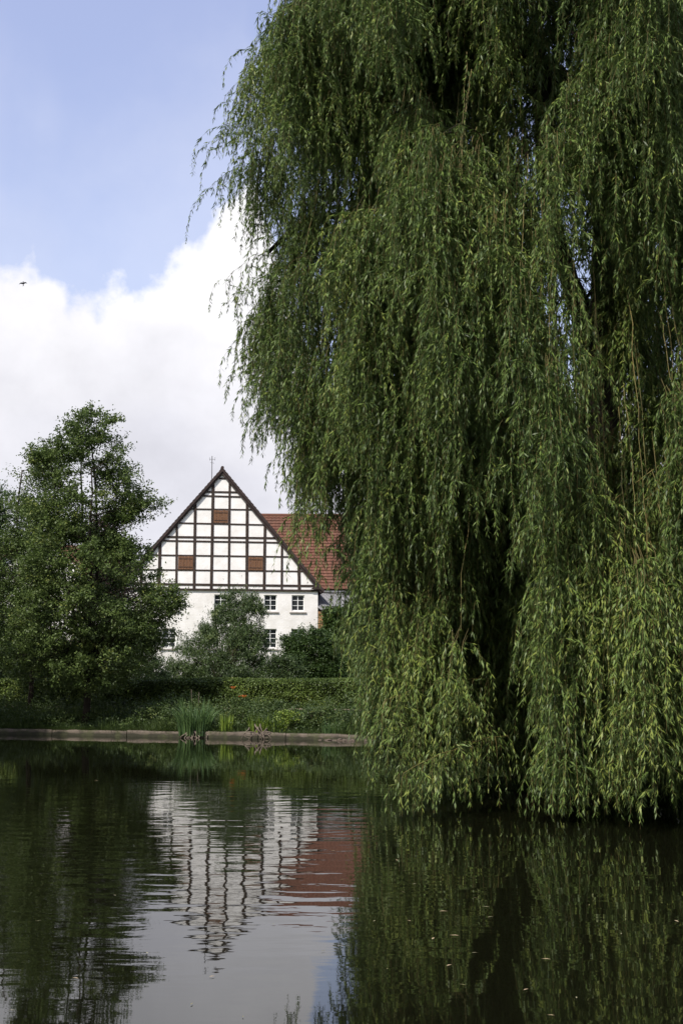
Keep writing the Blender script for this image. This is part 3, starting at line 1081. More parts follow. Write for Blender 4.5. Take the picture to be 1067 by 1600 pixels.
for i, (pl, pr, top, D, lab, lm) in enumerate(((-60, 90, 985, 50, 'dark shrub behind the hedge at the left edge of the photo', 'dark_leaf'),
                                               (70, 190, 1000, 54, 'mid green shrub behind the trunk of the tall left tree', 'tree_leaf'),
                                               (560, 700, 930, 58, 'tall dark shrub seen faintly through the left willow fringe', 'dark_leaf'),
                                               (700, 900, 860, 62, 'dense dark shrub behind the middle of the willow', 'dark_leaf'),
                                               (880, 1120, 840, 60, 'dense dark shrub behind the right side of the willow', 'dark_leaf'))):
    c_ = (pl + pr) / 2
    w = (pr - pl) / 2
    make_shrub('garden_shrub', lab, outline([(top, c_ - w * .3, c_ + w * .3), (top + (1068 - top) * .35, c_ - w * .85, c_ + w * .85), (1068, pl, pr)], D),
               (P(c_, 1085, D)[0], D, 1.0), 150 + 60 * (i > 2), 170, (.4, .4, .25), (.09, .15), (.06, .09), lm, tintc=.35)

# ------------------------------------------------------------------ hedge
def hedge(name, x0, x1, d0, d1, ztop, label):
    e = empty(name, ((x0 + x1) / 2, bank_y((x0 + x1) / 2) + d0, .8), label, 'hedge')
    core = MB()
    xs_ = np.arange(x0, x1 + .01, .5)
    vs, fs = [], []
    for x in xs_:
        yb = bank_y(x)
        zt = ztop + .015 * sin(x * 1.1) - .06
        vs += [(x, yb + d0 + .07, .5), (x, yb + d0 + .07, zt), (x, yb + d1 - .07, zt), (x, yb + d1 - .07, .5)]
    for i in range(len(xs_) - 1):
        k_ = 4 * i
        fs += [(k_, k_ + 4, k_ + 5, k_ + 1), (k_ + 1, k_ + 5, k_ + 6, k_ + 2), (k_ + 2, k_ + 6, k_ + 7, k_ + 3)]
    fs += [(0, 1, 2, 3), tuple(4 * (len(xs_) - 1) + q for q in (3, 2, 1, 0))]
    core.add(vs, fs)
    c_ = core.build('branches_core', M['hedge_core'], e)  # solid dark box standing in for the shaded inside of the hedge
    N1, N2 = int((x1 - x0) * 2600), int((x1 - x0) * 1700)
    xx = rg.uniform(x0, x1, N1 + N2)
    yb = np.array([bank_y(q) for q in xx])
    bul = .05 * np.sin(xx * 3.1) + .04 * np.sin(xx * 7.7 + 1)
    zt = ztop + .015 * np.sin(xx * 1.1)
    pz = np.concatenate([rg.uniform(.62, ztop + .02, N1), zt[N1:] + rg.normal(size=N2) * .02])
    py_ = np.concatenate([yb[:N1] + d0 + bul[:N1] * np.sin(pz[:N1] * 9) + rg.normal(size=N1) * .05, yb[N1:] + rg.uniform(d0, d1, N2)])
    pos = np.stack([xx, py_, pz], 1)
    d = rdir(N1 + N2)
    d[:N1, 1] -= .7
    d[:N1, 2] -= .2
    d[N1:, 2] += .5
    nr = rdir(N1 + N2)
    nr[:N1, 1] -= .8
    nr[:, 2] += .8
    v = leaf_arrays(pos, d, nr, rg.uniform(.045, .08, len(pos)), rg.uniform(.03, .045, len(pos)))
    patch = .5 + .25 * np.sin(xx * 2.3 + pz * 4) * np.sin(xx * .9 + 2) + rg.normal(size=len(xx)) * .2
    leaf_mesh('foliage', v, np.clip(patch, 0, 1), M['hedge_leaf'], e)
    for ch in e.children: ch.location = -e.location
    return e


hedge('clipped_hedge', -15.5, 9.5, 4.0, 5.0, 1.66, 'long clipped flat-topped green hedge running behind the bank planting')

# ------------------------------------------------------------------ bank planting
N = 52000
xx = rg.uniform(-16, 10, N)
dd = rg.uniform(.28, 3.0, N)
yb = np.array([bank_y(q) for q in xx])
zz = np.array([ground_h(a, b_ + c_) for a, b_, c_ in zip(xx, yb, dd)])
pos = np.stack([xx, yb + dd, zz - .02], 1)
d = rg.normal(size=(N, 3)) * .35
d[:, 2] += 1.0
den = .5 + .5 * np.sin(xx * 1.7 + 1.3 * np.sin(dd * 2)) * np.sin(xx * .63 + 2)
hh = rg.uniform(.12, .34, N) * (.6 + .8 * den)
nr = rdir(N)
nr[:, 1] -= .5
v = leaf_arrays(pos, d, nr, hh, rg.uniform(.008, .016, N), mid=.3)
# blades spilling over the edging in tufts
n2 = 9000
tc_x = rg.uniform(-16, 9, 130)
x2 = tc_x[rg.integers(0, 130, n2)] + rg.normal(size=n2) * .14
y2 = np.array([bank_y(q) for q in x2]) + rg.uniform(.10, .34, n2)
p2 = np.stack([x2, y2, np.full(n2, .16)], 1)
d2_ = rg.normal(size=(n2, 3)) * .3
d2_[:, 1] -= .75
d2_[:, 2] += rg.uniform(-.1, .9, n2)
v2 = leaf_arrays(p2, d2_, rdir(n2) + np.array([0, -.3, 1]), rg.uniform(.1, .26, n2), rg.uniform(.008, .016, n2), mid=.35)
v = np.concatenate([v, v2])
o = leaf_mesh('bank_grass', v, np.clip(np.concatenate([den * .6, rg.uniform(.1, .6, n2)]) + rg.normal(size=N + n2) * .2, 0, 1), M['grass_leaf'])
prop(o, 'short wild grass covering the far bank', 'grass', kind='stuff')
# leafy ground cover
nc = 1700
cx = rg.uniform(-16, 9.5, nc)
cd = rg.uniform(.35, 3.0, nc)
cy = np.array([bank_y(q) for q in cx]) + cd
cz = np.array([ground_h(a, b_) for a, b_ in zip(cx, cy)]) + rg.uniform(.03, .26, nc) * (1 + 1.3 * (.5 + .5 * np.sin(cx * 1.7 + 1) * np.sin(cx * .63 + 2)))
v, ti = foliage(np.stack([cx, cy, cz], 1), (.13, .13, .07), 60, (.04, .08), (.03, .05), .1, .45)
o = leaf_mesh('ground_cover', v, ti, M['grass_leaf'])
prop(o, 'leafy green ground cover planted along the far bank', 'ground cover', kind='stuff')
# lawn behind the hedge
N = 30000
xx = rg.uniform(-16, 10, N)
dd = rg.uniform(5.0, 9.0, N)
pos = np.stack([xx, np.array([bank_y(q) for q in xx]) + dd, np.full(N, .8) + (dd - 5) * .03], 1)
d = rg.normal(size=(N, 3)) * .3
d[:, 2] += 1
v = leaf_arrays(pos, d, rdir(N), rg.uniform(.1, .3, N), rg.uniform(.01, .02, N), mid=.3)
prop(leaf_mesh('meadow_grass', v, rg.uniform(.3, 1, N), M['grass_leaf']), 'taller grass growing behind the clipped hedge', 'grass', kind='stuff')


def blade_clump(name, label, cat, x, d_, n, h, spread, m, w=.028, lean=.35, group=None):
    y = bank_y(x) + d_
    z = ground_h(x, y) if d_ > .2 else .1
    e = empty(name, (x, y, z), label, cat, group)
    vs, fs, tn = [], [], []
    for i in range(n):
        a = rnd.uniform(0, 2 * pi)
        r_ = spread * sqrt(rnd.random())
        bx_, by_ = r_ * cos(a) * .6, r_ * sin(a) * .5
        L = h * rnd.uniform(.55, 1.05)
        ln = lean * rnd.uniform(.1, 1) * L
        ca, sa = cos(a), sin(a)
        fa = rnd.uniform(0, pi)
        tnt = rnd.random()
        k_ = len(vs)
        m_ = 6
        for j in range(m_ + 1):
            t_ = j / m_
            bend = ln * t_ ** 2.2
            hgt_ = L * t_ - (.25 * L * t_ ** 4 if ln > .22 * L else 0)
            ww = w * (1 - t_ ** 2.5) * .5 + .001
            vs += [(bx_ + ca * bend - cos(fa) * ww, by_ + sa * bend - sin(fa) * ww, hgt_ - .05), (bx_ + ca * bend + cos(fa) * ww, by_ + sa * bend + sin(fa) * ww, hgt_ - .05)]
            if j: fs.append((k_ + 2 * j - 2, k_ + 2 * j - 1, k_ + 2 * j + 1, k_ + 2 * j)); tn.append(tnt)
    np_mesh('leaves', vs, fs, M[m], e, tn)
    return e


def XB(px, D=38.0): return (px - 533.5) / 2000 * D


e = blade_clump('reed_clump', 'tall fresh green clump of reed leaves overhanging the concrete edging', 'reeds', XB(310, 38.2), .15, 340, 1.12, .8, 'iris_leaf', .026, .6)
st = MB()
for i in range(2):
    a = rnd.uniform(-.35, .45)
    st.tube([(a * .5, rnd.uniform(-.1, .1), 0), (a * .8, 0, .7), (a, 0, 1.2 + rnd.uniform(0, .2))], [.004, .004, .009], 5)
st.build('flower_stalks', M['driftwood'], e)
blade_clump('iris_clump', 'yellow-green clump of upright leaves right of the tall reeds', 'iris', XB(356, 37.8), .38, 90, .62, .32, 'lime_leaf', .028, .15)
blade_clump('iris_clump', 'small yellow-green leaf clump above the tangled roots', 'iris', XB(408, 37.6), .45, 120, .62, .5, 'lime_leaf', .03, .5)
blade_clump('fern_clump', 'bright green arching clump right of the roots', 'fern', XB(432, 37.2), .7, 120, .5, .55, 'lime_leaf', .03, .8)
blade_clump('grass_tuft', 'coarse dark grass tuft left of the tall reeds', 'grass tuft', XB(262, 38.6), .5, 140, .5, .5, 'grass_leaf', .02, .5)
blade_clump('grass_tuft', 'wispy grass tuft on the bank close to the willow fringe', 'grass tuft', XB(520, 36.4), .4, 120, .55, .5, 'iris_leaf', .018, .5)
blade_clump('grass_tuft', 'pale grass tuft beside the left tree trunk', 'grass tuft', XB(172, 39.4), .5, 120, .5, .5, 'grass_leaf', .018, .5)
blade_clump('grass_tuft', 'dark grass tuft on the shaded bank at the left edge', 'grass tuft', XB(40, 40.4), .5, 140, .5, .6, 'grass_leaf', .02, .5)
# leafy perennials
for px, dpx, h, lm, lab in ((372, 1.0, .55, 'grass_leaf', 'bushy green perennial below the orange poppies'), (452, .8, .5, 'lime_leaf', 'low bright green perennial right of the roots'),
                            (485, 1.0, .6, 'grey_leaf', 'greyish leafy perennial with pale flower heads'), (505, .9, .7, 'grass_leaf', 'tall leafy perennial near the willow fringe'),
                            (225, 1.2, .5, 'grass_leaf', 'bushy perennial between the trunk and the reeds'), (95, 1.1, .55, 'grass_leaf', 'shaded perennial left of the tree trunk')):
    x = XB(px, 38)
    y = bank_y(x) + dpx
    z = ground_h(x, y)
    e = empty('garden_perennial', (x, y, z), lab, 'plant', 'perennials on the far bank')
    n_ = 34
    C_ = np.stack([rg.normal(size=n_) * .2, rg.normal(size=n_) * .16, rg.uniform(.08, h, n_)], 1)
    v, ti = foliage(C_, (.07, .07, .06), 34, (.04, .08), (.025, .04), .2, .55)
    leaf_mesh('leaves', v, ti, M[lm], e)
    sm = MB()
    for c_ in C_[:14]: sm.tube([(c_[0] * .3, c_[1] * .3, -.03), tuple(c_)], .005, 4)
    sm.build('stems', M['twig'], e)


def poppy(px, py, D, label, s=.055):
    X, Y, Z = P(px, py, D)
    z0 = ground_h(X, Y)
    e = empty('poppy', (X, Y, z0), label, 'flower', 'orange poppies on the bank')
    h = Z - z0
    mb_ = MB()
    mb_.tube([(0, 0, -.02), (.03, 0, h * .5), (0, 0, h)], .005, 5)
    mb_.build('stem', M['hedge_core'], e)
    for k_ in range(5):
        a = k_ * 2 * pi / 5
        pm_, pf = [], []
        for i in range(5):
            for j in range(5):
                u_, w_ = i / 4, j / 4 - .5
                r_ = s * (.15 + u_)
                an_ = a + w_ * 1.5 * (1 - .3 * u_)
                pm_.append((r_ * cos(an_), r_ * sin(an_), h + s * (.75 * u_ ** 1.5 + .05 * sin(j * 2.0 + k_))))
        for i in range(4):
            for j in range(4): pf.append((i * 5 + j, i * 5 + j + 1, i * 5 + j + 6, i * 5 + j + 5))
        np_mesh('petal', pm_, pf, M['petal'], e, np.full(len(pf), rnd.random()), smooth=True)
    rock('seed_head', (0, 0, h + s * .2), (s * .22, s * .22, s * .25), M['black'], e, 3)


poppy(364, 1076, 40.0, 'taller orange poppy above the bank against the hedge', .085)
poppy(381, 1089.5, 39.9, 'wide orange poppy lower right of the taller one', .085)
poppy(374, 1089, 40.1, 'small orange poppy half hidden behind the wide one', .05)

# tangled roots over the edging
X = XB(408, 37.4)
dw = empty('tangled_roots', (X, bank_y(X), 0), 'tangled bare roots arching over the concrete edging below the lime plant', 'roots')
rt = MB()
for i in range(7):
    x0 = rnd.uniform(-.38, .38)
    x1 = x0 + rnd.choice((-1, 1)) * rnd.uniform(.15, .4)
    top = rnd.uniform(.26, .46)
    limb_tube(rt, [(x0, .28, .2), (x0 * 1.05, .1, top), (x0 * .9 + x1 * .1, -.08, top * .85), ((x0 + x1) / 2 + rnd.uniform(-.1, .1), -.14, .15), (x1, -.12 - rnd.uniform(0, .1), -.1)], .022, .010, 6)
for i in range(2):
    a0 = rnd.uniform(-.3, .3)
    limb_tube(rt, [(a0 + .17 * cos(q), -.15 + .03 * sin(3 * q), .12 + .09 * sin(q)) for q in np.linspace(0, 5, 12)], .016, .008, 6)
rt.build('root', M['driftwood'], dw, smooth=True)
X = XB(313, 38.2)
dw = empty('root_stump', (X, bank_y(X), 0), 'knotted rhizomes and stones at the foot of the tall reeds', 'roots')
rt = MB()
for i in range(12):
    x0 = rnd.uniform(-.4, .35)
    limb_tube(rt, [(x0, .1, .2), (x0 + .05, -.08, .17), (x0 + rnd.uniform(-.2, .2), -.16, .03), (x0 + rnd.uniform(-.25, .25), -.2, -.1)], .03, .015, 6)
rt.build('rhizome', M['driftwood'], dw, smooth=True)

# ------------------------------------------------------------------ weeping willow
XC, YC = 3.8, 20.6
rnd = random.Random(21)
rg = np.random.default_rng(21)
wl = empty('weeping_willow', (3.35, 21.2, .3), 'huge weeping willow whose curtains of drooping twigs reach the water', 'tree')
W0 = np.array([3.35, 21.2, .3])


def wchild(o):
    o.location = tuple(-W0)
    return o


trunk = MB()
tp = [(3.35, 21.2, -.1), (3.4, 21.2, .5), (3.6, 21.15, 2.0), (3.95, 21.1, 4.0), (4.3, 21.0, 6.0), (4.5, 20.9, 8.0), (4.55, 20.9, 10.0), (4.4, 21.0, 12.0), (4.2, 21.1, 14.0)]
trunk.tube(tp, [.62, .48, .42, .38, .35, .31, .25, .17, .07], 14)
wchild(trunk.build('trunk', M['bark'], wl, smooth=True))
limbs = []
def wlimb(pts, r0, r1):
    p_ = np.array(pts, float)
    # smooth by Catmull-Rom
    out = []
    for i in range(len(p_) - 1):
        a, b_, c_, d_ = p_[max(i - 1, 0)], p_[i], p_[i + 1], p_[min(i + 2, len(p_) - 1)]
        for q in np.linspace(0, 1, 5, endpoint=False):
            out.append(.5 * (2 * b_ + (c_ - a) * q + (2 * a - 5 * b_ + 4 * c_ - d_) * q * q + (3 * b_ - a - 3 * c_ + d_) * q ** 3))
    out.append(p_[-1])
    out = np.array(out) + rg.normal(size=(len(out), 3)) * .015
    m_ = MB()
    limb_tube(m_, out, r0, r1, 9)
    wchild(m_.build('limb', M['bark'], wl, smooth=True))
    limbs.append(out)


wlimb([(4.3, 20.95, 6.0), (3.9, 20.4, 7.6), (3.3, 20.0, 9.6), (3.25, 19.9, 11.4), (2.6, 19.7, 12.1), (1.4, 19.6, 12.0), (0.2, 19.7, 11.4), (-.8, 19.8, 10.4)], .19, .03)
wlimb([(4.1, 21.0, 5.0), (3.2, 20.6, 6.6), (2.2, 20.3, 8.0), (1.0, 20.2, 8.9), (-.3, 20.2, 9.2), (-1.2, 20.2, 8.6)], .17, .03)
wlimb([(4.4, 20.9, 7.2), (4.2, 19.6, 9.2), (3.9, 18.2, 10.6), (3.6, 16.9, 10.7), (3.4, 16.0, 9.9)], .18, .03)
wlimb([(4.0, 21.0, 4.6), (3.3, 19.8, 6.2), (2.6, 18.4, 7.2), (2.0, 17.2, 7.1), (1.6, 16.4, 6.3)], .15, .03)
wlimb([(4.3, 20.9, 6.6), (5.0, 19.6, 8.2), (5.4, 18.0, 8.8), (5.6, 16.6, 8.2)], .15, .03)
wlimb([(4.5, 21.0, 8.4), (5.6, 21.0, 10.6), (6.9, 21.0, 11.8), (8.4, 21.0, 11.2), (9.3, 21, 9.8)], .18, .03)
wlimb([(4.4, 21.0, 7.0), (4.0, 22.5, 9.2), (3.2, 24.0, 10.6), (2.6, 25.3, 10.0)], .17, .03)
wlimb([(4.4, 21.0, 7.6), (5.6, 22.6, 9.6), (6.4, 24.2, 10.4), (6.8, 25.4, 9.6)], .17, .03)
wlimb([(4.5, 20.9, 9.4), (3.6, 20.6, 11.6), (2.4, 20.3, 13.4), (1.0, 20.2, 14.0), (-.2, 20.2, 13.2)], .15, .03)
wlimb([(4.45, 20.9, 10.2), (4.3, 19.6, 12.4), (4.0, 18.0, 13.6), (3.8, 16.8, 13.0)], .14, .03)
wlimb([(4.3, 21.0, 11.6), (5.3, 21.5, 14.0), (6.5, 21.6, 15.0)], .1, .03)
wlimb([(3.95, 21.1, 4.2), (4.9, 20.2, 5.6), (5.9, 18.9, 6.6), (6.6, 17.8, 6.4)], .14, .03)
wlimb([(4.2, 21.0, 5.6), (3.0, 21.6, 7.4), (1.6, 22.4, 8.6), (.2, 23.0, 8.4)], .14, .03)
LP = np.concatenate(limbs)


def Rz(z):
    return float(np.interp(z, [0, 3, 6, 9, 11.5, 13.5, 15, 16.3], [5.7, 5.8, 5.75, 5.9, 6.3, 5.7, 4.0, .8]))


def zend(x, y):
    """lowest height the hanging twigs reach at this place"""
    front = y < YC
    # left flank is cut high, the front reaches the water, with a gap in the middle
    if x < -.55: return 4.9 + rnd.uniform(0, 1.0)
    if x < 0.5: return 4.3 + rnd.uniform(-.4, .9)
    if x < .8: return .9 + rnd.uniform(-.2, .9) if front else 1.6 + rnd.uniform(0, .8)
    if front and y < 18.6:
        if 1.62 < x < 2.30: return rnd.uniform(1.5, 4.2)
        if x < 1.62: return .06 + .18 * abs(x - 1.2) + rnd.uniform(0, .35) ** 1.5
        return .05 + rnd.uniform(0, .4) ** 1.5
    if front: return rnd.uniform(.5, 1.6)
    return rnd.uniform(.35, 1.5)


leafP, leafD, leafN, leafL, leafW, leafT = [], [], [], [], [], []
stemV, stemF = [], []
sk = 0


def stem(pts, r0, r1, seg=3):
    global sk
    n = len(pts)
    rr = np.linspace(r0, r1, n)[:, None]
    for j in range(seg):
        a = 2 * pi * j / seg + .5
        stemV.append(pts + np.array([cos(a), sin(a), 0]) * rr)
    base = sk
    for i in range(n - 1):
        for j in range(seg):
            j2 = (j + 1) % seg
            stemF.append((base + j * n + i, base + j2 * n + i, base + j2 * n + i + 1, base + j * n + i + 1))
    sk += n * seg


def leaves_on(pts, dens, tint, size=1.0):
    seglen = np.linalg.norm(np.diff(pts, axis=0), axis=1)
    cum = np.concatenate([[0], np.cumsum(seglen)])
    n = max(3, int(cum[-1] * dens))
    s = np.sort(rg.uniform(0, cum[-1], n))
    p = np.stack([np.interp(s, cum, pts[:, k_]) for k_ in range(3)], 1)
    i = np.clip(np.searchsorted(cum, s) - 1, 0, len(pts) - 2)
    t_ = unit(pts[i + 1] - pts[i])
    a = rg.uniform(0, 2 * pi, n)
    out = np.stack([np.cos(a), np.sin(a), np.zeros(n)], 1)
    d = t_ * rg.uniform(.4, 1.1, (n, 1)) + out * rg.uniform(.3, .95, (n, 1)) + np.array([0, 0, -.3])
    nr = out + np.array([0, 0, 1.1]) + rg.normal(size=(n, 3)) * .5
    leafP.append(p); leafD.append(d); leafN.append(nr)
    L = rg.uniform(.062, .125, n) * size * (1 - .35 * (s / cum[-1]) ** 4)
    leafL.append(L)
    leafW.append(L * rg.uniform(.15, .215, n))
    leafT.append(np.clip(tint - .04 + rg.normal(size=n) * .25 + .12 * (s / cum[-1]), 0, 1))


def strand(x, y, z0, z1, kick, tint, dens, size=1.0, shoots=True):
    """a hanging withe from (x,y,z0) down to z1, first arching outwards by kick"""
    L = z0 - z1
    n = max(5, int(L / .3) + 2)
    t_ = np.linspace(0, 1, n)
    s = t_ * L
    ph = rg.uniform(0, 6.28, 2)
    sway = .04 + .035 * L
    e1 = 1 - np.exp(-s / .35)
    px_ = x + kick[0] * e1 + sway * np.sin(s * 1.3 + ph[0]) * t_
    py_ = y + kick[1] * e1 + sway * np.sin(s * 1.1 + ph[1]) * t_
    pz_ = z0 + .12 * np.sin(np.minimum(s / .5, 1) * pi) - s
    pts = np.stack([px_, py_, pz_], 1)
    stem(pts, .0045, .0018)
    leaves_on(pts[max(1, int(n * .1)):], dens, tint, size)
    if shoots:
        ns = int(L * 3.2 + rnd.random())
        for _ in range(ns):
            i = rnd.randint(1, n - 2)
            a = rnd.uniform(0, 2 * pi)
            ln = rnd.uniform(.2, .75)
            q = np.linspace(0, 1, 5)
            o = np.array([cos(a), sin(a)]) * ln * rnd.uniform(.35, .9)
            sp_ = np.stack([pts[i, 0] + o[0] * (1 - (1 - q) ** 2), pts[i, 1] + o[1] * (1 - (1 - q) ** 2), pts[i, 2] - ln * q ** 1.5 + .05 * np.sin(q * pi)], 1)
            if sp_[-1, 2] < .03: continue
            stem(sp_, .003, .0012)
            leaves_on(sp_, dens * 1.15, tint + .08, size)
    return pts


boughs = MB()
NCL = 2700
placed = 0
for c in range(NCL):
    if c % 4 == 0:      # a plume: four neighbouring clusters cascading from one bough tip
        ph0 = rnd.uniform(0, 2 * pi)
        outer = rnd.random() < .56
        zt0 = rnd.uniform(1.8, 15.8)
        if rnd.random() < .15: zt0 = rnd.uniform(2.2, 6.5)
        u0 = (rnd.uniform(.86, 1.06) if outer else rnd.uniform(.3, .86))
        tint0 = rnd.gauss(0, .19)
    ph = ph0 + rnd.gauss(0, .045)
    ztop = zt0 - (c % 4) * rnd.uniform(.1, .7)
    u_ = u0 + rnd.gauss(0, .025)
    # lobes: the outline undulates round the crown
    lobe = 1 + .045 * sin(ph * 5 + 1.0) + .035 * sin(ph * 9 + ztop * .8) + .02 * sin(ztop * 2.3 + ph * 3)
    r_ = Rz(ztop) * u_ * lobe
    wl_ = min(1, max(0, (-cos(ph) - .25) / .4))
    if wl_ > 0:      # stepped, lobed outline on the side towards the house
        rl = float(np.interp(ztop, [4.6, 5.3, 6.4, 7.0, 7.8, 8.5, 9.1, 9.9, 10.4, 11.6, 12.2, 13, 14, 15, 16], [4.0, 4.2, 4.5, 4.7, 4.9, 5.0, 4.45, 4.4, 4.9, 5.3, 4.8, 4.15, 3.9, 3.3, 2])) * u_ * (1 + .03 * sin(ph * 13 + ztop * 2))
        r_ = r_ * (1 - wl_) + rl * wl_
    x, y = XC + r_ * cos(ph), YC + r_ * sin(ph)
    # irregular openings in the curtain
    hole = sin(ph * 7.3 + ztop * .55 + 1.2) + sin(ph * 12.1 - ztop * .8 + .4) * .8 + sin(ztop * 1.3 + ph * 4) * .5
    # the curtain parts in front of the trunk
    dg = abs(((ph - 4.375 + pi) % (2 * pi)) - pi)
    if u_ > .7 and ((ztop < 5.0 and dg < .085) or (ztop < 6.8 and dg < .045) or (9.2 < ztop < 11.4 and dg < .11 and rnd.random() < .8)): continue
    dg2 = abs(((ph - 4.66 + pi) % (2 * pi)) - pi)
    if u_ > .7 and 3.5 < ztop < 8.5 and dg2 < .05 and rnd.random() < .8: continue
    if outer and hole > ((.65 if x < 3.2 else .85) if ztop > 6.5 else 1.35) and rnd.random() < .9: continue
    if not outer and hole > 1.0 and ztop > 7.5 and rnd.random() < .7: continue
    offf = x > 5.9 - (20 - min(y, 20)) * .25
    if offf and rnd.random() < .35: continue          # beyond the frame on the right
    if y > YC + 1.5 and rnd.random() < (.6 if ztop > 7.5 else .1): continue  # far side
    if not outer and ztop > 7 and rnd.random() < .3: continue
    zl = zend(x, y)
    L = rnd.uniform(1.3, 3.6) if ztop > 6 else rnd.uniform(1.2, 4.5)
    if wl_ > .5 and outer: L = rnd.uniform(.8, 2.1)
    zb = max(ztop - L, zl)
    if ztop - zb < .5: continue
    if x < -.4 and ztop < 6.2: continue
    if ztop < 5 and y < 17.5 and 1.62 < x < 2.3: continue
    placed += 1
    # coarser twigs behind and off frame
    far = offf or y > YC + 1
    size = 1.6 if far else (1.0 if outer else 1.3)
    dens = 26 if far else (54 if outer else 36)
    ns = (rnd.randint(8, 12) if outer else rnd.randint(5, 8)) if not far else rnd.randint(4, 6)
    tint = .5 + tint0 + rnd.gauss(0, .06)
    kx, ky = cos(ph), sin(ph)
    # carrying bough or withe
    if ztop > 7.5:
        dd_ = np.linalg.norm(LP - np.array([x, y, ztop + .3]), axis=1)
        cand = np.nonzero((dd_ < dd_.min() + 1.3) & (LP[:, 2] < ztop + 1.2))[0]
        s_ = LP[rnd.choice(list(cand))] if len(cand) else LP[np.argmin(dd_)]
        e_ = np.array([x, y, ztop])
        bl = np.linalg.norm(e_ - s_)
        p_ = curve_pts(s_, e_, (rnd.uniform(-.1, .1) * bl, rnd.uniform(-.1, .1) * bl, rnd.uniform(.08, .24) * bl), 8, .035 * min(1.5, bl))
        limb_tube(boughs, p_, .009 + .006 * bl, .005, 4)
        if bl > .8 and not far:
            leaves_on(p_[3:], 30, tint, size)
            for q in range(3, 8):
                if rnd.random() < .75:
                    zz_ = p_[q, 2]
                    strand(p_[q, 0], p_[q, 1], zz_, max(zz_ - rnd.uniform(.5, 1.6), zl), (rnd.uniform(-.1, .1), rnd.uniform(-.1, .1)), tint, dens, size)
    else:
        up = rnd.uniform(1.4, 3.4)
        q = np.linspace(0, 1, 10)
        a_ = rnd.uniform(-.3, .3)
        p_ = np.stack([x - kx * .55 * (1 - q) ** 1.5 + a_ * .2 * (1 - q), y - ky * .55 * (1 - q) ** 1.5, ztop + up * (1 - q)], 1)
        p_ += rg.normal(size=p_.shape) * .012
        stem(p_, .006, .004, 4)
        leaves_on(p_, rnd.uniform(14, 34), tint, size)
    for s in range(ns):
        jr = .02 + .15 * rnd.random()
        ja = rnd.uniform(0, 2 * pi)
        k_ = rnd.uniform(.05, .5)
        sx, sy = x + jr * cos(ja), y + jr * sin(ja)
        z0 = ztop + rnd.uniform(-.25, .1)
        z1 = max(z0 - (ztop - zb) * rnd.uniform(.45, 1.08), zl + rnd.uniform(-.05, .25), .05)
        if z0 - z1 < .3: continue
        strand(sx, sy, z0, z1, (kx * k_ + rnd.uniform(-.06, .06), ky * k_ + rnd.uniform(-.06, .06)), tint + rnd.gauss(0, .06), dens, size)
# dense dome of foliage above the frame, added to shade the crown interior
for i in range(420):
    a_, q_ = rnd.uniform(0, 2 * pi), sqrt(rnd.random())
    x, y = XC + 4.6 * q_ * cos(a_), YC + 4.6 * q_ * sin(a_)
    if x < 0 : continue
    zt_ = 16.0 - 3.0 * q_ ** 2 + rnd.uniform(-.5, .3)
    for _ in range(4):
        strand(x + rnd.gauss(0, .2), y + rnd.gauss(0, .2), zt_, zt_ - rnd.uniform(.8, 2.0), (rnd.uniform(-.3, .3), rnd.uniform(-.3, .3)), .5, 24, 1.8)
# inner curtain closing the view under the crown
for i in range(150):
    x, y = rnd.uniform(.9, 6.5), rnd.uniform(18.6, 24.5)
    zt_ = rnd.uniform(3.0, 6.5)
    for _ in range(5):
        strand(x + rnd.gauss(0, .15), y + rnd.gauss(0, .15), zt_ + rnd.uniform(-.3, .3), rnd.uniform(.15, 1.0), (0, 0), .5, 24, 1.7)
# bare yellow withes hanging in the open front
for i in range(6):
    x = rnd.uniform(1.15, 1.5)
    y = 15.6 + rnd.uniform(-.2, .3)
    q = np.linspace(0, 1, 16)
    z0 = rnd.uniform(6.2, 7.0)
    p_ = np.stack([x + .25 * (1 - q) + .05 * np.sin(q * 5 + i), y + .4 * (1 - q) ** 2 + q * 0, z0 - q * rnd.uniform(1.6, 2.4)], 1)
    p_[:, :2] += rg.normal(size=(16, 2)) * .012
    stem(p_, .007, .003, 4)
    leaves_on(p_[9:], 26, .6)
# low branch reaching out sideways over the water
for (a, b_, zz_) in (((2.3, 18.0, 1.65), (.62, 16.9, 1.42), 1.2), ((2.2, 16.8, .95), (.75, 15.6, .55), .4), ((5.2, 17, 5.0), (3.0, 15.9, 3.1), 2.2), ((4.4, 16.2, 4.6), (2.7, 15.6, 3.2), 2.6)):
    p_ = curve_pts(a, b_, (0, 0, .1), 10, .015)
    stem(p_, .013, .006, 5)
    leaves_on(p_, 30, .7)
    for q in range(2, 10):
        for _ in range(3):
            strand(p_[q, 0] + rnd.uniform(-.08, .08), p_[q, 1] + rnd.uniform(-.08, .08), p_[q, 2], max(.05, p_[q, 2] - rnd.uniform(.3, .9)), (rnd.uniform(-.1, .05), -.03), .7, 40)
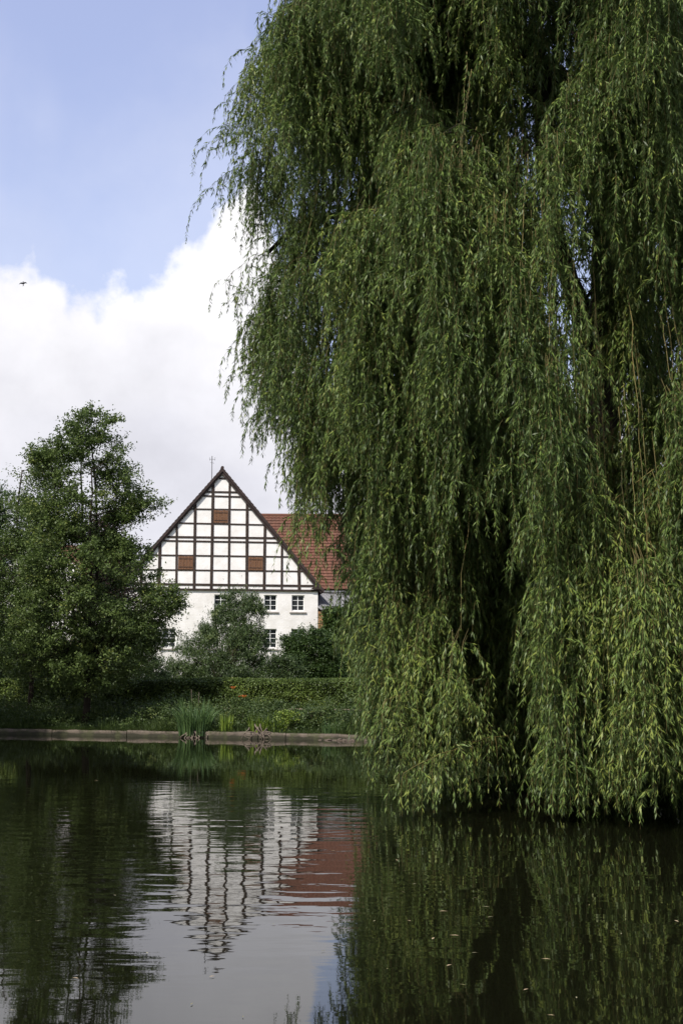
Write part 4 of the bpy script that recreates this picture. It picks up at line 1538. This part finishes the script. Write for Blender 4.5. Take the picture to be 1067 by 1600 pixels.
# stray wisps leaving the left outline
for (px, py, D, L) in ((352, 150, 20.4, .9), (338, 215, 20.4, .7), (322, 300, 20.5, .5), (355, 290, 20.5, .6), (352, 435, 20.3, .55), (360, 470, 20.3, .6), (372, 540, 20.2, .8), (392, 330, 20, .8), (430, 10, 20.5, .9), (445, 60, 20.4, .7), (470, 690, 19.5, 1.1),
                       (470, 800, 18.6, .8), (478, 835, 18.5, .7), (455, 860, 18.6, .35), (505, 800, 18.2, .9), (500, 850, 18.0, .6)):
    X, Y, Z = P(px, py, D)
    p_ = curve_pts((X + .9, Y, Z + .35), (X, Y, Z), (0, 0, .2), 8, .02)
    if py > 750: p_ = curve_pts((X + .12, Y, Z + 1.7), (X, Y, Z), (0, 0, 0), 8, .02)
    stem(p_, .006, .003)
    leaves_on(p_, 34, .6)
    for q in range(2, 8):
        strand(p_[q, 0], p_[q, 1], p_[q, 2], p_[q, 2] - L * rnd.uniform(.5, 1), (-.08, 0), .6, 40)
wchild(boughs.build('boughs', M['bark'], wl))
Pp, Dd, Nn = np.concatenate(leafP), np.concatenate(leafD), np.concatenate(leafN)
Ll, Ww, Tt = np.concatenate(leafL), np.concatenate(leafW), np.concatenate(leafT)
keep = Pp[:, 2] > .12
v = leaf_arrays(Pp[keep], Dd[keep], Nn[keep], Ll[keep], Ww[keep], .12, .4)
print('willow clusters', placed, 'leaves', len(v), 'stem faces', len(stemF))
wchild(leaf_mesh('crown', v, Tt[keep], M['willow_leaf'], wl))
wchild(np_mesh('hanging_twigs', np.concatenate(stemV), np.array(stemF), M['withe'], wl))

# ------------------------------------------------------------------ bird
X, Y, Z = P(37, 443, 48)
bd = empty('bird', (X, Y, Z), 'small dark swallow gliding high against the cloud at upper left', 'bird')
import bmesh
bm = bmesh.new()
bmesh.ops.create_uvsphere(bm, u_segments=12, v_segments=8, radius=1)
for v_ in bm.verts:
    x_, y_, z_ = v_.co
    tp_ = 1 - .45 * max(0, y_)
    v_.co = Vector((x_ * .032 * tp_, y_ * .10, z_ * .034 * tp_))
# head
bmesh.ops.create_uvsphere(bm, u_segments=10, v_segments=6, radius=.026, matrix=Matrix.Translation((0, -.095, .008)))
# forked tail
for s in (-1, 1):
    a = bm.verts.new((0, .06, 0)); b2 = bm.verts.new((s * .012, .08, .004)); c2 = bm.verts.new((s * .045, .20, 0)); d2_ = bm.verts.new((0, .12, -.004))
    bm.faces.new((a, b2, c2, d2_))
me = bpy.data.meshes.new('body')
bm.to_mesh(me); bm.free()
me.materials.append(M['bird'])
ob = bpy.data.objects.new('body', me); COL.objects.link(ob); ob.parent = bd
for s in (-1, 1):
    w_ = MB()
    pr = [(0, -.03, .0), (.07, -.06, .02), (.14, -.03, .035), (.20, .05, .03), (.12, .02, .03), (.05, .035, .01), (0, .04, .0)]
    top = [(s * a, b_, c_ + .006) for a, b_, c_ in pr]
    bot = [(s * a, b_, c_ - .002) for a, b_, c_ in pr]
    n = len(pr)
    w_.add(top + bot, [tuple(range(n)), tuple(range(2 * n - 1, n - 1, -1))] + [(i, i + n, (i + 1) % n + n, (i + 1) % n) for i in range(n)])
    wo_ = w_.build('wing', M['bird'], bd)
bd.scale = (.8, .8, .8)
bd.rotation_euler = (R(-35), R(-12), R(20))

# ------------------------------------------------------------------ fallen leaves and specks floating on the water
fl_m = leafmat('fallen_leaf', (0.16, 0.14, 0.05), (0.36, 0.33, 0.22), None, 0.5, 0.1)
protos = []
for k_ in range(3):
    v = leaf_arrays(np.array([[-.03, 0, 0.0]]), np.array([[1., 0, 0]]), np.array([[0, 0, 1.]]), [.06 + .015 * k_], [.012 + .006 * k_], .15)
    me_o = leaf_mesh('floating_leaf', v, [.2 + .4 * k_], fl_m)
    protos.append(me_o)
spots = [(347, 1368), (450, 1372), (620, 1345), (632, 1362), (690, 1334), (712, 1463), (722, 1540), (740, 1490), (862, 1588), (505, 1487), (427, 1445), (333, 1527), (560, 1300), (585, 1440), (640, 1440),
         (535, 1375), (760, 1418), (855, 1500), (920, 1415), (970, 1460), (1055, 1440), (1018, 1415), (900, 1560), (820, 1548), (300, 1570), (230, 1490), (120, 1530), (60, 1440), (180, 1400), (90, 1290),
         (630, 1395), (648, 1382), (676, 1468), (742, 1404), (765, 1434), (700, 1510), (605, 1515), (520, 1330), (460, 1310), (380, 1590), (270, 1240), (150, 1220), (500, 1250), (20, 1580), (690, 1425)]
for i, (px, py) in enumerate(spots):
    r = ray(px, py)
    t_ = -EYE / r[2]
    o = protos[i] if i < 3 else protos[i % 3].copy()
    if i >= 3: COL.objects.link(o)
    o.location = (r[0] * t_, r[1] * t_, .006)
    o.rotation_euler = (0, 0, rnd.uniform(0, 6.28))
    s = rnd.uniform(.4, .85)
    o.scale = (s, s, s)
    prop(o, 'tiny pale fallen leaf floating on the dark pond', 'leaf', 'fallen leaves floating on the pond')
